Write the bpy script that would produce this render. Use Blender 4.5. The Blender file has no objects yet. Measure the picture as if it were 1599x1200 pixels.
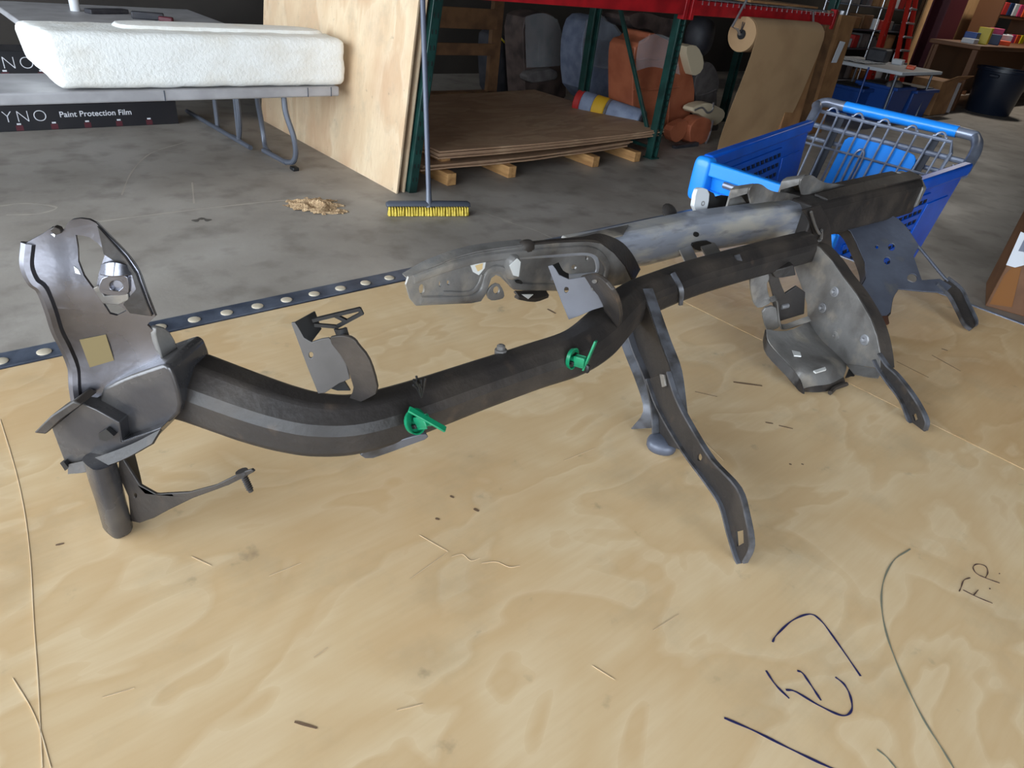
import bpy, bmesh, math, random
from mathutils import Vector as V, Matrix, noise
from mathutils.geometry import tessellate_polygon

random.seed(7)
SC = bpy.context.scene
COL = SC.collection

# ------------------------------------------------------------------ camera
FPX, PITCH, ROLL, YAW, CAMH = 1060.0, math.radians(32.1), math.radians(7.2), math.radians(44), 1.6
_c, _s = math.cos(YAW), math.sin(YAW)
def _yaw(v): return V((_c*v[0] + _s*v[1], -_s*v[0] + _c*v[1], v[2]))
FW = _yaw((0, math.cos(PITCH), -math.sin(PITCH)))
U0 = _yaw((0, math.sin(PITCH), math.cos(PITCH)))
R0 = _yaw((1, 0, 0))
CI = R0*math.cos(ROLL) + U0*math.sin(ROLL)
CJ = U0*math.cos(ROLL) - R0*math.sin(ROLL)
EYE = V((0, 0, CAMH))
cam = bpy.data.cameras.new('camera')
cam.sensor_fit = 'HORIZONTAL'; cam.sensor_width = 36.0; cam.lens = 36.0*FPX/1599.0
cam.clip_start = 0.02; cam.clip_end = 200
camo = bpy.data.objects.new('camera', cam); COL.objects.link(camo)
camo.matrix_world = Matrix(((CI.x, CJ.x, -FW.x, EYE.x), (CI.y, CJ.y, -FW.y, EYE.y), (CI.z, CJ.z, -FW.z, EYE.z), (0, 0, 0, 1)))
SC.camera = camo

# ------------------------------------------------------------------ light
SKY_STRENGTH = 9.0
world = bpy.data.worlds.new('sky'); SC.world = world; world.use_nodes = True
wn = world.node_tree; wn.nodes.clear()
wo = wn.nodes.new('ShaderNodeOutputWorld'); wb = wn.nodes.new('ShaderNodeBackground')
wb.inputs['Color'].default_value = (0.80, 0.90, 1.0, 1); wb.inputs['Strength'].default_value = SKY_STRENGTH
wn.links.new(wb.outputs[0], wo.inputs['Surface'])
# bay door openings of the building (x0,y0)-(x1,y1), the sky shines in through them
DOOR_W = (-4.2, -2.6, 8.4, 4.3)      # in the wall x = -4.2: y from, y to, height
DOOR_S = (-4.6, -3.6, 1.0, 3.9)      # in the wall y = -4.6: x from, x to, height
def portal(name, loc, rot, sx, sy):
    l = bpy.data.lights.new(name, 'AREA'); l.shape = 'RECTANGLE'; l.size = sx; l.size_y = sy
    l.cycles.is_portal = True
    o = bpy.data.objects.new(name, l); COL.objects.link(o); o.location = loc; o.rotation_euler = rot
portal('bay_door_daylight', (-4.15, (DOOR_W[1]+DOOR_W[2])/2, DOOR_W[3]/2), (0, -math.pi/2, 0), DOOR_W[3], DOOR_W[2]-DOOR_W[1])
portal('side_door_daylight', ((DOOR_S[1]+DOOR_S[2])/2, -4.55, DOOR_S[3]/2), (math.pi/2, 0, 0), DOOR_S[2]-DOOR_S[1], DOOR_S[3])
SC.view_settings.view_transform = 'Standard'; SC.view_settings.look = 'None'
SC.view_settings.gamma = 1.0; SC.view_settings.use_curve_mapping = False
SC.view_settings.exposure = 0.0
SC.cycles.use_denoising = True
SC.cycles.max_bounces = 8
SC.cycles.sample_clamp_indirect = 8

# ------------------------------------------------------------------ picture-to-place helpers (only for measuring)
def ray(px, py): return CI*((px-799.5)/FPX) - CJ*((py-600)/FPX) + FW
def W(px, py, z):
    d = ray(px, py); return EYE + d*((z-CAMH)/d.z)
def OP(px, py, p0, n):
    d = ray(px, py); n = V(n); return EYE + d*((V(p0)-EYE).dot(n)/d.dot(n))
def OY(px, py, y): return OP(px, py, (0, y, 0), (0, 1, 0))
def OX(px, py, x): return OP(px, py, (x, 0, 0), (1, 0, 0))
class Plane:
    def __init__(s, p0, n):
        s.p = V(p0); s.n = V(n).normalized()
        if (s.p-EYE).dot(s.n) > 0: s.n = -s.n          # normal looks to the viewer's side
    def __call__(s, px, py): return OP(px, py, s.p, s.n)
    def pts(s, l): return [s(*q) for q in l]
def plane3(a, b, c): return Plane(a, (b-a).cross(c-a))
def vplane(p, d): return Plane(p, (-d[1], d[0], 0))
def circ(cx, cy, r, ry=None, n=12):
    ry = ry or r
    return [(cx+r*math.cos(6.28318*k/n), cy+ry*math.sin(6.28318*k/n)) for k in range(n)]
def chaikin(p, it=1, closed=True):
    for _ in range(it):
        q = []
        n = len(p)
        rng = range(n) if closed else range(n-1)
        if not closed: q.append(p[0])
        for i in rng:
            a, b = p[i], p[(i+1) % n]
            if isinstance(a, V): q += [a*.75+b*.25, a*.25+b*.75]
            else: q += [tuple(x*.75+y*.25 for x, y in zip(a, b)), tuple(x*.25+y*.75 for x, y in zip(a, b))]
        if not closed: q.append(p[-1])
        p = q
    return p
def spline(p, n=5):
    """Catmull-Rom through points (tuples or vectors of any size)"""
    p = [tuple(q) for q in p]
    if len(p) < 3: 
        return [tuple(a+(b-a)*k/n for a, b in zip(p[0], p[1])) for k in range(n+1)]
    e = [tuple(2*a-b for a, b in zip(p[0], p[1]))] + p + [tuple(2*a-b for a, b in zip(p[-1], p[-2]))]
    out = []
    for i in range(1, len(e)-2):
        for k in range(n):
            t = k/n
            out.append(tuple(.5*((2*b)+(c-a)*t+(2*a-5*b+4*c-d)*t*t+(3*b-a-3*c+d)*t**3) for a, b, c, d in zip(e[i-1], e[i], e[i+1], e[i+2])))
    out.append(p[-1])
    return out

# ------------------------------------------------------------------ materials
MATS = {}
def srgb(r, g, b):
    f = lambda c: (c/255/12.92) if c/255 <= .04045 else ((c/255+.055)/1.055)**2.4
    return (f(r), f(g), f(b))
def mat(name, c1, rough=.5, metal=0., c2=None, scale=6., detail=5., lo=.4, hi=.65, bump=0., bscale=60., stretch=(1, 1, 1), c3=None, scale3=20., lo3=.6, hi3=.75, spec=.5, rough2=None, coat=0., alpha=1., trans=0.):
    m = bpy.data.materials.new(name); m.use_nodes = True
    nt = m.node_tree; b = nt.nodes['Principled BSDF']
    b.inputs['Roughness'].default_value = rough; b.inputs['Metallic'].default_value = metal
    b.inputs['Specular IOR Level'].default_value = spec
    if coat: b.inputs['Coat Weight'].default_value = coat
    if trans: b.inputs['Transmission Weight'].default_value = trans
    if alpha < 1: b.inputs['Alpha'].default_value = alpha
    b.inputs['Base Color'].default_value = (*c1, 1)
    tc = nt.nodes.new('ShaderNodeTexCoord'); mp = nt.nodes.new('ShaderNodeMapping')
    nt.links.new(tc.outputs['Object'], mp.inputs['Vector']); mp.inputs['Scale'].default_value = stretch
    def nz(sc, det=detail):
        n = nt.nodes.new('ShaderNodeTexNoise'); n.inputs['Scale'].default_value = sc; n.inputs['Detail'].default_value = det
        nt.links.new(mp.outputs[0], n.inputs['Vector']); return n
    def ramp(n, lo, hi):
        r = nt.nodes.new('ShaderNodeValToRGB'); r.color_ramp.elements[0].position = lo; r.color_ramp.elements[1].position = hi
        nt.links.new(n.outputs['Fac'], r.inputs['Fac']); return r
    last = None
    if c2:
        r = ramp(nz(scale), lo, hi); x = nt.nodes.new('ShaderNodeMix'); x.data_type = 'RGBA'
        x.inputs['A'].default_value = (*c1, 1); x.inputs['B'].default_value = (*c2, 1)
        nt.links.new(r.outputs['Color'], x.inputs['Factor']); last = x
        if rough2 is not None:
            mr = nt.nodes.new('ShaderNodeMapRange'); mr.inputs['To Min'].default_value = rough; mr.inputs['To Max'].default_value = rough2
            nt.links.new(r.outputs['Color'], mr.inputs['Value']); nt.links.new(mr.outputs[0], b.inputs['Roughness'])
    if c3:
        r = ramp(nz(scale3), lo3, hi3); x = nt.nodes.new('ShaderNodeMix'); x.data_type = 'RGBA'
        if last: nt.links.new(last.outputs['Result'], x.inputs['A'])
        else: x.inputs['A'].default_value = (*c1, 1)
        x.inputs['B'].default_value = (*c3, 1); nt.links.new(r.outputs['Color'], x.inputs['Factor']); last = x
    if last: nt.links.new(last.outputs['Result'], b.inputs['Base Color'])
    if bump:
        n = nz(bscale, 3); bp = nt.nodes.new('ShaderNodeBump'); bp.inputs['Strength'].default_value = bump; bp.inputs['Distance'].default_value = .01
        nt.links.new(n.outputs['Fac'], bp.inputs['Height']); nt.links.new(bp.outputs[0], b.inputs['Normal'])
    MATS[name] = m
    return m

def plywood(name, base, dark, light, rough=.45, grain=(1, 7, 1), sc=1.6, bands=7., spec=.4, knots=None):
    """rotary cut veneer: soft flame contours, long fine grain, smudges"""
    m = bpy.data.materials.new(name); m.use_nodes = True
    nt = m.node_tree; b = nt.nodes['Principled BSDF']; L = nt.links.new
    b.inputs['Roughness'].default_value = rough; b.inputs['Specular IOR Level'].default_value = spec
    tc = nt.nodes.new('ShaderNodeTexCoord'); mp = nt.nodes.new('ShaderNodeMapping'); mp.inputs['Scale'].default_value = grain
    L(tc.outputs['Object'], mp.inputs['Vector'])
    n1 = nt.nodes.new('ShaderNodeTexNoise'); n1.inputs['Scale'].default_value = sc; n1.inputs['Detail'].default_value = 3; n1.inputs['Distortion'].default_value = .6
    L(mp.outputs[0], n1.inputs['Vector'])
    mu = nt.nodes.new('ShaderNodeMath'); mu.operation = 'MULTIPLY'; mu.inputs[1].default_value = bands; L(n1.outputs['Fac'], mu.inputs[0])
    fr = nt.nodes.new('ShaderNodeMath'); fr.operation = 'FRACT'; L(mu.outputs[0], fr.inputs[0])
    r1 = nt.nodes.new('ShaderNodeValToRGB'); e = r1.color_ramp.elements
    e[0].position = 0; e[0].color = (*light, 1); e[1].position = 1; e[1].color = (*[x*.5+y*.5 for x, y in zip(base, light)], 1)
    k = e.new(.40); k.color = (*base, 1); k = e.new(.86); k.color = (*[x*.6+y*.4 for x, y in zip(base, dark)], 1)
    L(fr.outputs[0], r1.inputs['Fac'])
    mp2 = nt.nodes.new('ShaderNodeMapping'); mp2.inputs['Scale'].default_value = (grain[0]*2, grain[1]*12, grain[2]*4); L(tc.outputs['Object'], mp2.inputs['Vector'])
    n2 = nt.nodes.new('ShaderNodeTexNoise'); n2.inputs['Scale'].default_value = 6; n2.inputs['Detail'].default_value = 5; L(mp2.outputs[0], n2.inputs['Vector'])
    r2 = nt.nodes.new('ShaderNodeValToRGB'); r2.color_ramp.elements[0].position = .35; r2.color_ramp.elements[1].position = .75; L(n2.outputs['Fac'], r2.inputs['Fac'])
    x = nt.nodes.new('ShaderNodeMix'); x.data_type = 'RGBA'; x.inputs['B'].default_value = (*dark, 1)
    sc2 = nt.nodes.new('ShaderNodeMath'); sc2.operation = 'MULTIPLY'; sc2.inputs[1].default_value = .35; L(r2.outputs['Color'], sc2.inputs[0]); L(sc2.outputs[0], x.inputs['Factor'])
    L(r1.outputs['Color'], x.inputs['A'])
    # broad stains
    n3 = nt.nodes.new('ShaderNodeTexNoise'); n3.inputs['Scale'].default_value = 1.9; n3.inputs['Detail'].default_value = 4; L(tc.outputs['Object'], n3.inputs['Vector'])
    r3 = nt.nodes.new('ShaderNodeValToRGB'); r3.color_ramp.elements[0].position = .45; r3.color_ramp.elements[1].position = .75; L(n3.outputs['Fac'], r3.inputs['Fac'])
    x2 = nt.nodes.new('ShaderNodeMix'); x2.data_type = 'RGBA'; x2.inputs['B'].default_value = (*(knots or dark), 1)
    s3 = nt.nodes.new('ShaderNodeMath'); s3.operation = 'MULTIPLY'; s3.inputs[1].default_value = .45; L(r3.outputs['Color'], s3.inputs[0]); L(s3.outputs[0], x2.inputs['Factor'])
    L(x.outputs['Result'], x2.inputs['A'])
    # grey handling dirt
    n5 = nt.nodes.new('ShaderNodeTexNoise'); n5.inputs['Scale'].default_value = 5.5; n5.inputs['Detail'].default_value = 9; n5.inputs['Roughness'].default_value = .65; L(tc.outputs['Object'], n5.inputs['Vector'])
    r5 = nt.nodes.new('ShaderNodeValToRGB'); r5.color_ramp.elements[0].position = .52; r5.color_ramp.elements[1].position = .78; L(n5.outputs['Fac'], r5.inputs['Fac'])
    x5 = nt.nodes.new('ShaderNodeMix'); x5.data_type = 'RGBA'; x5.inputs['B'].default_value = (*[.55*q for q in (base[0]*.9, base[1], base[2]*1.15)], 1)
    s5 = nt.nodes.new('ShaderNodeMath'); s5.operation = 'MULTIPLY'; s5.inputs[1].default_value = .42; L(r5.outputs['Color'], s5.inputs[0]); L(s5.outputs[0], x5.inputs['Factor'])
    L(x2.outputs['Result'], x5.inputs['A'])
    # dirt specks
    n4 = nt.nodes.new('ShaderNodeTexNoise'); n4.inputs['Scale'].default_value = 22; n4.inputs['Detail'].default_value = 6; L(tc.outputs['Object'], n4.inputs['Vector'])
    r4 = nt.nodes.new('ShaderNodeValToRGB'); r4.color_ramp.elements[0].position = .68; r4.color_ramp.elements[1].position = .82; L(n4.outputs['Fac'], r4.inputs['Fac'])
    x3 = nt.nodes.new('ShaderNodeMix'); x3.data_type = 'RGBA'; x3.inputs['B'].default_value = (.12, .09, .07, 1)
    s4 = nt.nodes.new('ShaderNodeMath'); s4.operation = 'MULTIPLY'; s4.inputs[1].default_value = .5; L(r4.outputs['Color'], s4.inputs[0]); L(s4.outputs[0], x3.inputs['Factor'])
    L(x5.outputs['Result'], x3.inputs['A']); L(x3.outputs['Result'], b.inputs['Base Color'])
    bp = nt.nodes.new('ShaderNodeBump'); bp.inputs['Strength'].default_value = .08; bp.inputs['Distance'].default_value = .004
    L(n2.outputs['Fac'], bp.inputs['Height']); L(bp.outputs[0], b.inputs['Normal'])
    MATS[name] = m
    return m

m_table = plywood('birch_plywood', srgb(218, 189, 147), srgb(204, 168, 122), srgb(225, 199, 160), rough=.36, grain=(1, 1.6, 1), sc=3.2, bands=6., knots=srgb(210, 168, 118))
m_table2 = plywood('birch_plywood_darker', srgb(214, 181, 136), srgb(196, 156, 108), srgb(220, 190, 148), rough=.4, grain=(1, 1.6, 1), sc=3.0, bands=6., knots=srgb(180, 128, 80))  # right-hand sheet, slightly darker and browner than the left one
m_panel = plywood('pale_plywood', srgb(214, 188, 154), srgb(192, 156, 122), srgb(222, 200, 168), rough=.55, grain=(1, 1.4, .5), sc=1.5, bands=4., knots=srgb(176, 128, 96))
m_stack = plywood('grey_brown_plywood', srgb(184, 150, 120), srgb(148, 114, 88), srgb(194, 162, 130), rough=.6, grain=(1, 3, 1), sc=1.2, bands=4., knots=srgb(140, 106, 84))
m_wallply = plywood('tan_wall_plywood', srgb(204, 164, 118), srgb(178, 138, 96), srgb(212, 174, 130), rough=.6, grain=(1, 1, .4), sc=.8, bands=4.)
m_edge = mat('plywood_edge', srgb(176, 142, 104), .8, c2=srgb(120, 90, 62), scale=30, stretch=(.2, .2, 8), lo=.4, hi=.6)
m_conc = mat('concrete', srgb(164, 157, 149), .45, c2=srgb(136, 128, 119), scale=1.3, detail=12, lo=.32, hi=.68, c3=srgb(104, 96, 88), scale3=4.5, lo3=.5, hi3=.85, bump=.08, bscale=35, rough2=.62)
m_black = mat('black_painted_steel', srgb(42, 38, 36), .48, spec=.35, c2=srgb(66, 58, 51), scale=9, detail=8, lo=.45, hi=.75, bump=.12, bscale=90, rough2=.6, c3=srgb(74, 62, 52), scale3=26, lo3=.62, hi3=.8)
m_grey = mat('bare_grey_steel', srgb(150, 150, 154), .4, .4, c2=srgb(118, 116, 116), scale=10, detail=8, lo=.4, hi=.7, bump=.12, bscale=70, c3=srgb(160, 154, 142), scale3=8, lo3=.58, hi3=.7)
m_dusty = mat('dusty_grey_steel', srgb(122, 119, 116), .42, .3, c2=srgb(80, 75, 71), scale=11, detail=10, lo=.42, hi=.66, bump=.15, bscale=60, c3=srgb(158, 148, 134), scale3=14, lo3=.52, hi3=.75)
m_shiny = mat('worn_bright_steel', srgb(128, 128, 136), .22, .9, c2=srgb(74, 70, 70), scale=7, detail=6, lo=.4, hi=.7, rough2=.42, bump=.06, bscale=50)
m_rail = mat('scraped_grey_rail', srgb(138, 141, 150), .42, .3, c2=srgb(176, 170, 160), scale=7, detail=9, lo=.45, hi=.62, stretch=(1, 1, 4), c3=srgb(100, 100, 108), scale3=16, lo3=.55, hi3=.75, bump=.1, bscale=60)
m_wear = mat('worn_paint_edge', srgb(96, 97, 103), .4, .3, c2=srgb(60, 57, 56), scale=30, detail=8, lo=.4, hi=.65)
m_kgrey = mat('dark_grey_primed_steel', srgb(84, 81, 80), .42, .1, c2=srgb(68, 65, 64), scale=10)
m_gloss = mat('glossy_dark_steel', srgb(70, 69, 72), .22, .55, c2=srgb(112, 108, 104), scale=9, detail=7, lo=.45, hi=.75, rough2=.4, bump=.08, bscale=60)
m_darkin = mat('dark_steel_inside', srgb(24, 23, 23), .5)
m_blued = mat('blue_grey_painted_steel', srgb(88, 92, 104), .42, .2, c2=srgb(66, 68, 78), scale=9, detail=8, lo=.4, hi=.7, bump=.1, c3=srgb(108, 104, 98), scale3=18, lo3=.6, hi3=.8)
m_chip = mat('bare_white_chip', srgb(225, 225, 222), .35, .3)
m_green = mat('green_plastic', srgb(14, 128, 86), .35, c2=srgb(8, 96, 66), scale=40)
m_blackp = mat('black_plastic', srgb(22, 22, 24), .45)
m_strip = mat('blue_grey_steel_strip', srgb(100, 108, 124), .4, .3, c2=srgb(70, 77, 92), scale=14, bump=.1)
m_rivet = mat('pale_rivet', srgb(228, 214, 190), .35, .3)
m_ink = mat('blue_black_ink', srgb(34, 34, 78), .6)
m_ink2 = mat('brown_ink', srgb(84, 60, 50), .7)
m_pencil = mat('grey_pencil', srgb(120, 118, 100), .7)
m_scr = mat('pale_scratch', srgb(232, 208, 172), .5)
m_smudge = mat('dark_smudge', srgb(112, 88, 66), .8)
m_foam = mat('white_polystyrene', srgb(236, 236, 232), .7, c2=srgb(228, 225, 217), scale=5, detail=6, lo=.45, hi=.7, bump=.5, bscale=45)
m_tabtop = mat('grey_plastic_top', srgb(168, 166, 168), .5, c2=srgb(150, 148, 150), scale=5)
m_leg = mat('grey_tube_steel', srgb(92, 96, 106), .4, .3)
m_boxblk = mat('black_printed_card', srgb(20, 20, 26), .45, c2=srgb(28, 26, 30), scale=3)
m_white = mat('white_print', srgb(215, 215, 220), .5)
m_rackg = mat('green_rack_paint', srgb(30, 66, 60), .35, c2=srgb(22, 48, 44), scale=8)
m_rackr = mat('red_rack_paint', srgb(172, 28, 34), .4, c2=srgb(140, 22, 28), scale=6)
m_wood = mat('lumber', srgb(196, 150, 96), .65, c2=srgb(166, 120, 74), scale=8, stretch=(4, .6, 4))
m_dwood = mat('old_brown_wood', srgb(128, 92, 60), .7, c2=srgb(100, 70, 46), scale=6)
m_broomb = mat('broom_block', srgb(70, 74, 84), .5)
m_bristle = mat('yellow_bristles', srgb(214, 188, 62), .6, c2=srgb(176, 150, 44), scale=60)
m_bristle2 = mat('dark_bristles', srgb(60, 64, 60), .6)
m_handle = mat('blue_grey_handle', srgb(88, 92, 106), .4, .2)
m_dust = mat('sawdust', srgb(196, 166, 128), .9, c2=srgb(160, 128, 94), scale=60, bump=.6, bscale=120)
m_seatblue = mat('blue_grey_cloth', srgb(132, 142, 164), .7, c2=srgb(112, 121, 144), scale=10, bump=.2)
m_seator = mat('orange_tan_leather', srgb(170, 98, 68), .5, c2=srgb(150, 82, 56), scale=5, bump=.15, bscale=25)
m_seatbr = mat('dark_brown_leather', srgb(96, 80, 74), .5, c2=srgb(58, 48, 46), scale=6)
m_seatbk = mat('black_seat_cloth', srgb(44, 44, 50), .6, c2=srgb(60, 58, 62), scale=9)
m_cream = mat('cream_vinyl', srgb(206, 190, 160), .5)
m_grcl = mat('grey_cloth', srgb(112, 106, 104), .7, c2=srgb(92, 86, 84), scale=9)
m_yel = mat('yellow_band', srgb(206, 160, 34), .6)
m_red = mat('red_cap', srgb(176, 44, 40), .6)
m_kraft = mat('kraft_paper', srgb(176, 142, 104), .75, c2=srgb(164, 130, 94), scale=3)
m_card = mat('corrugated_card', srgb(164, 120, 78), .75, c2=srgb(142, 100, 64), scale=5)
m_core = mat('black_core', srgb(20, 20, 22), .6)
m_bluep = mat('blue_cart_plastic', srgb(10, 88, 196), .35, c2=srgb(8, 76, 176), scale=6)
m_bluep2 = mat('bright_blue_plastic', srgb(26, 130, 226), .3)
m_cartst = mat('grey_cart_steel', srgb(136, 142, 158), .35, .5, c2=srgb(112, 116, 130), scale=12)
m_strap = mat('black_strap', srgb(34, 36, 44), .7)
m_lab = mat('white_label', srgb(224, 226, 232), .6)
m_barc = mat('label_print', srgb(120, 124, 140), .7)
m_tape = mat('brown_tape', srgb(140, 92, 50), .25)
m_bin = mat('navy_bin_plastic', srgb(26, 34, 50), .35)
m_tote = mat('blue_tote_plastic', srgb(24, 66, 138), .4)
m_ladder = mat('red_fibreglass', srgb(178, 40, 30), .4)
m_alum = mat('aluminium', srgb(180, 180, 184), .3, .8)
m_maroon = mat('maroon_steel', srgb(82, 28, 38), .5)
m_check = mat('checker_mat', srgb(220, 220, 220), .6)
m_org = mat('orange_plastic', srgb(226, 84, 36), .45)
m_desk = mat('brown_desk', srgb(108, 72, 46), .5)
m_wall = mat('dark_metal_wall', srgb(58, 52, 47), .7, c2=srgb(46, 41, 37), scale=1.5)
m_ceil = mat('roof_steel', srgb(104, 100, 96), .8)
m_ylw = mat('yellow_plastic', srgb(214, 190, 30), .45)
m_pink = mat('pink_print', srgb(206, 60, 110), .5)
m_whi2 = mat('white_goods', srgb(210, 212, 216), .5)
m_film = mat('clear_wrap', srgb(225, 230, 235), .18, alpha=.16, spec=.8)
m_navy = mat('navy_goods', srgb(30, 52, 92), .5)

# ------------------------------------------------------------------ mesh builder
class MB:
    def __init__(s): s.v = []; s.f = []
    def add(s, vs, fs):
        k = len(s.v); s.v += [V(q) for q in vs]; s.f += [tuple(i+k for i in f) for f in fs]; return s
    def plate(s, out, n, t, holes=()):
        n = V(n).normalized(); loops = [list(out)] + [list(h) for h in holes]
        tri = tessellate_polygon(loops); fl = [p for l in loops for p in l]; N = len(fl)
        vs = [p+n*t*.5 for p in fl] + [p-n*t*.5 for p in fl]
        fs = [tuple(x) for x in tri] + [tuple(i+N for i in reversed(x)) for x in tri]
        k = 0
        for l in loops:
            m = len(l)
            for i in range(m):
                a, b = k+i, k+(i+1) % m
                fs.append((a, b, b+N, a+N))
            k += m
        return s.add(vs, fs)
    def sheet(s, rows, t, nr=3, nc=3, flip=1):
        rows = [spline(r, nc) if nc > 1 else [tuple(q) for q in r] for r in rows]
        if nr > 1:
            cols = [spline([r[j] for r in rows], nr) for j in range(len(rows[0]))]
            rows = [[c[i] for c in cols] for i in range(len(cols[0]))]
        g = [[V(q) for q in r] for r in rows]; R, C = len(g), len(g[0])
        def nrm(i, j):
            a = g[min(i+1, R-1)][j]-g[max(i-1, 0)][j]; b = g[i][min(j+1, C-1)]-g[i][max(j-1, 0)]
            n = a.cross(b); return n.normalized() if n.length > 1e-12 else V((0, 0, 1))
        N = [[nrm(i, j) for j in range(C)] for i in range(R)]
        vs = [g[i][j]+N[i][j]*t*.5 for i in range(R) for j in range(C)] + [g[i][j]-N[i][j]*t*.5 for i in range(R) for j in range(C)]
        K = R*C; fs = []
        for i in range(R-1):
            for j in range(C-1):
                a = i*C+j; fs.append((a, a+1, a+C+1, a+C)); fs.append((a+K, a+C+K, a+C+1+K, a+1+K))
        for j in range(C-1):
            fs.append((j, j+K, j+1+K, j+1)); a = (R-1)*C+j; fs.append((a, a+1, a+1+K, a+K))
        for i in range(R-1):
            a = i*C; fs.append((a, a+C, a+C+K, a+K)); a = i*C+C-1; fs.append((a, a+K, a+C+K, a+C))
        return s.add(vs, fs)
    def sweep(s, path, prof, up=(0, 0, 1), scales=None, cap=True):
        """prof: list of (side, up) pairs, or a function of index"""
        path = [V(p) for p in path]; n = len(path); up = V(up); rings = []
        for i, p in enumerate(path):
            t = (path[min(i+1, n-1)]-path[max(i-1, 0)]).normalized()
            sd = t.cross(up)
            if sd.length < 1e-4: sd = t.cross(V((1, 0, 0)))
            sd.normalize(); u = sd.cross(t).normalized()
            pr = prof(i) if callable(prof) else prof
            k = scales[i] if scales else 1.0
            ka, kb = (k if isinstance(k, tuple) else (k, k))
            rings.append([p+sd*(a*ka)+u*(b*kb) for a, b in pr])
        m = len(rings[0]); vs = [q for r in rings for q in r]; fs = []
        for i in range(n-1):
            for j in range(m):
                a, b = i*m+j, i*m+(j+1) % m
                fs.append((a, b, b+m, a+m))
        if cap: fs += [tuple(range(m)), tuple(range((n-1)*m, n*m))]
        return s.add(vs, fs)
    def tube(s, path, r, n=8, up=(0, 0, 1), rs=None):
        return s.sweep(path, [(r*math.cos(6.28318*k/n), r*math.sin(6.28318*k/n)) for k in range(n)], up, rs)
    def box(s, c, d, rz=0., rot=None):
        c = V(c); x, y, z = (q*.5 for q in d); Rm = rot or Matrix.Rotation(rz, 3, 'Z')
        vs = [c + Rm @ V((a*x, b*y, e*z)) for a in (-1, 1) for b in (-1, 1) for e in (-1, 1)]
        return s.add(vs, [(0, 1, 3, 2), (4, 6, 7, 5), (0, 4, 5, 1), (2, 3, 7, 6), (0, 2, 6, 4), (1, 5, 7, 3)])
    def bar(s, a, b, w, h, up=(0, 0, 1)):
        return s.sweep([a, b], [(-w/2, -h/2), (w/2, -h/2), (w/2, h/2), (-w/2, h/2)], up)
    def hexa(s, p):      # 8 points: bottom ring then top ring
        return s.add(p, [(0, 1, 2, 3), (4, 5, 6, 7), (0, 1, 5, 4), (1, 2, 6, 5), (2, 3, 7, 6), (3, 0, 4, 7)])
    def lathe(s, c, prof, ax=(0, 0, 1), n=20):
        c = V(c); ax = V(ax).normalized(); q = ax.to_track_quat('Z', 'Y').to_matrix()
        vs = []; fs = []; m = len(prof)
        for r, h in prof:
            for k in range(n): vs.append(c + q @ V((r*math.cos(6.28318*k/n), r*math.sin(6.28318*k/n), h)))
        for i in range(m-1):
            for k in range(n): fs.append((i*n+k, i*n+(k+1) % n, (i+1)*n+(k+1) % n, (i+1)*n+k))
        fs += [tuple(range(n)), tuple(range((m-1)*n, m*n))]
        return s.add(vs, fs)
    def blob(s, c, d, rot=None, p=2.6, nu=20, nv=12, wob=0., seed=0):
        """super-ellipsoid cushion"""
        c = V(c); Rm = rot or Matrix.Identity(3); f = lambda x, e: math.copysign(abs(x)**(2/e), x); vs = []; fs = []
        for i in range(nv+1):
            a = -math.pi/2 + math.pi*i/nv
            for k in range(nu):
                b = 2*math.pi*k/nu
                q = V((f(math.cos(a), p)*f(math.cos(b), p)*d[0]/2, f(math.cos(a), p)*f(math.sin(b), p)*d[1]/2, f(math.sin(a), p)*d[2]/2))
                if wob: q *= 1+wob*noise.noise(q*6+V((seed*3.1, seed, 0)))
                vs.append(c+Rm @ q)
        for i in range(nv):
            for k in range(nu): fs.append((i*nu+k, i*nu+(k+1) % nu, (i+1)*nu+(k+1) % nu, (i+1)*nu+k))
        return s.add(vs, fs)
    def mesh(s, name, mt, ang=32):
        me = bpy.data.meshes.new(name); me.from_pydata([tuple(q) for q in s.v], [], s.f)
        bm = bmesh.new(); bm.from_mesh(me)
        bmesh.ops.remove_doubles(bm, verts=bm.verts, dist=1e-6)
        bmesh.ops.recalc_face_normals(bm, faces=bm.faces); bm.to_mesh(me); bm.free()
        me.polygons.foreach_set('use_smooth', [True]*len(me.polygons)); me.set_sharp_from_angle(angle=math.radians(ang))
        me.materials.append(mt); return me
    def build(s, name, mt, parent=None, bevel=0., seg=2, ang=32):
        o = bpy.data.objects.new(name, s.mesh(name, mt, ang)); COL.objects.link(o)
        if parent is not None: adopt(o, parent)
        if bevel:
            b = o.modifiers.new('bevel', 'BEVEL'); b.width = bevel; b.segments = seg; b.limit_method = 'ANGLE'; b.angle_limit = math.radians(35)
            b.harden_normals = False
        return o
def wmat(o):
    m = o.matrix_basis.copy()
    if o.parent: m = wmat(o.parent) @ o.matrix_parent_inverse @ m
    return m
def adopt(o, parent):
    o.parent = parent; o.matrix_parent_inverse = wmat(parent).inverted()
def tag(o, label, cat, group=None):
    o['label'] = label; o['category'] = cat
    if group: o['group'] = group
    return o
def thing(name, label, cat, loc, group=None):
    o = bpy.data.objects.new(name, None); COL.objects.link(o); o.location = loc; o.empty_display_size = .05
    return tag(o, label, cat, group)
def struct(o): o['kind'] = 'structure'; return o
def part_copy(src, name, off, parent):
    o = src.copy(); o.name = name; COL.objects.link(o); o.location = V(src.location)+V(off); return o

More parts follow.
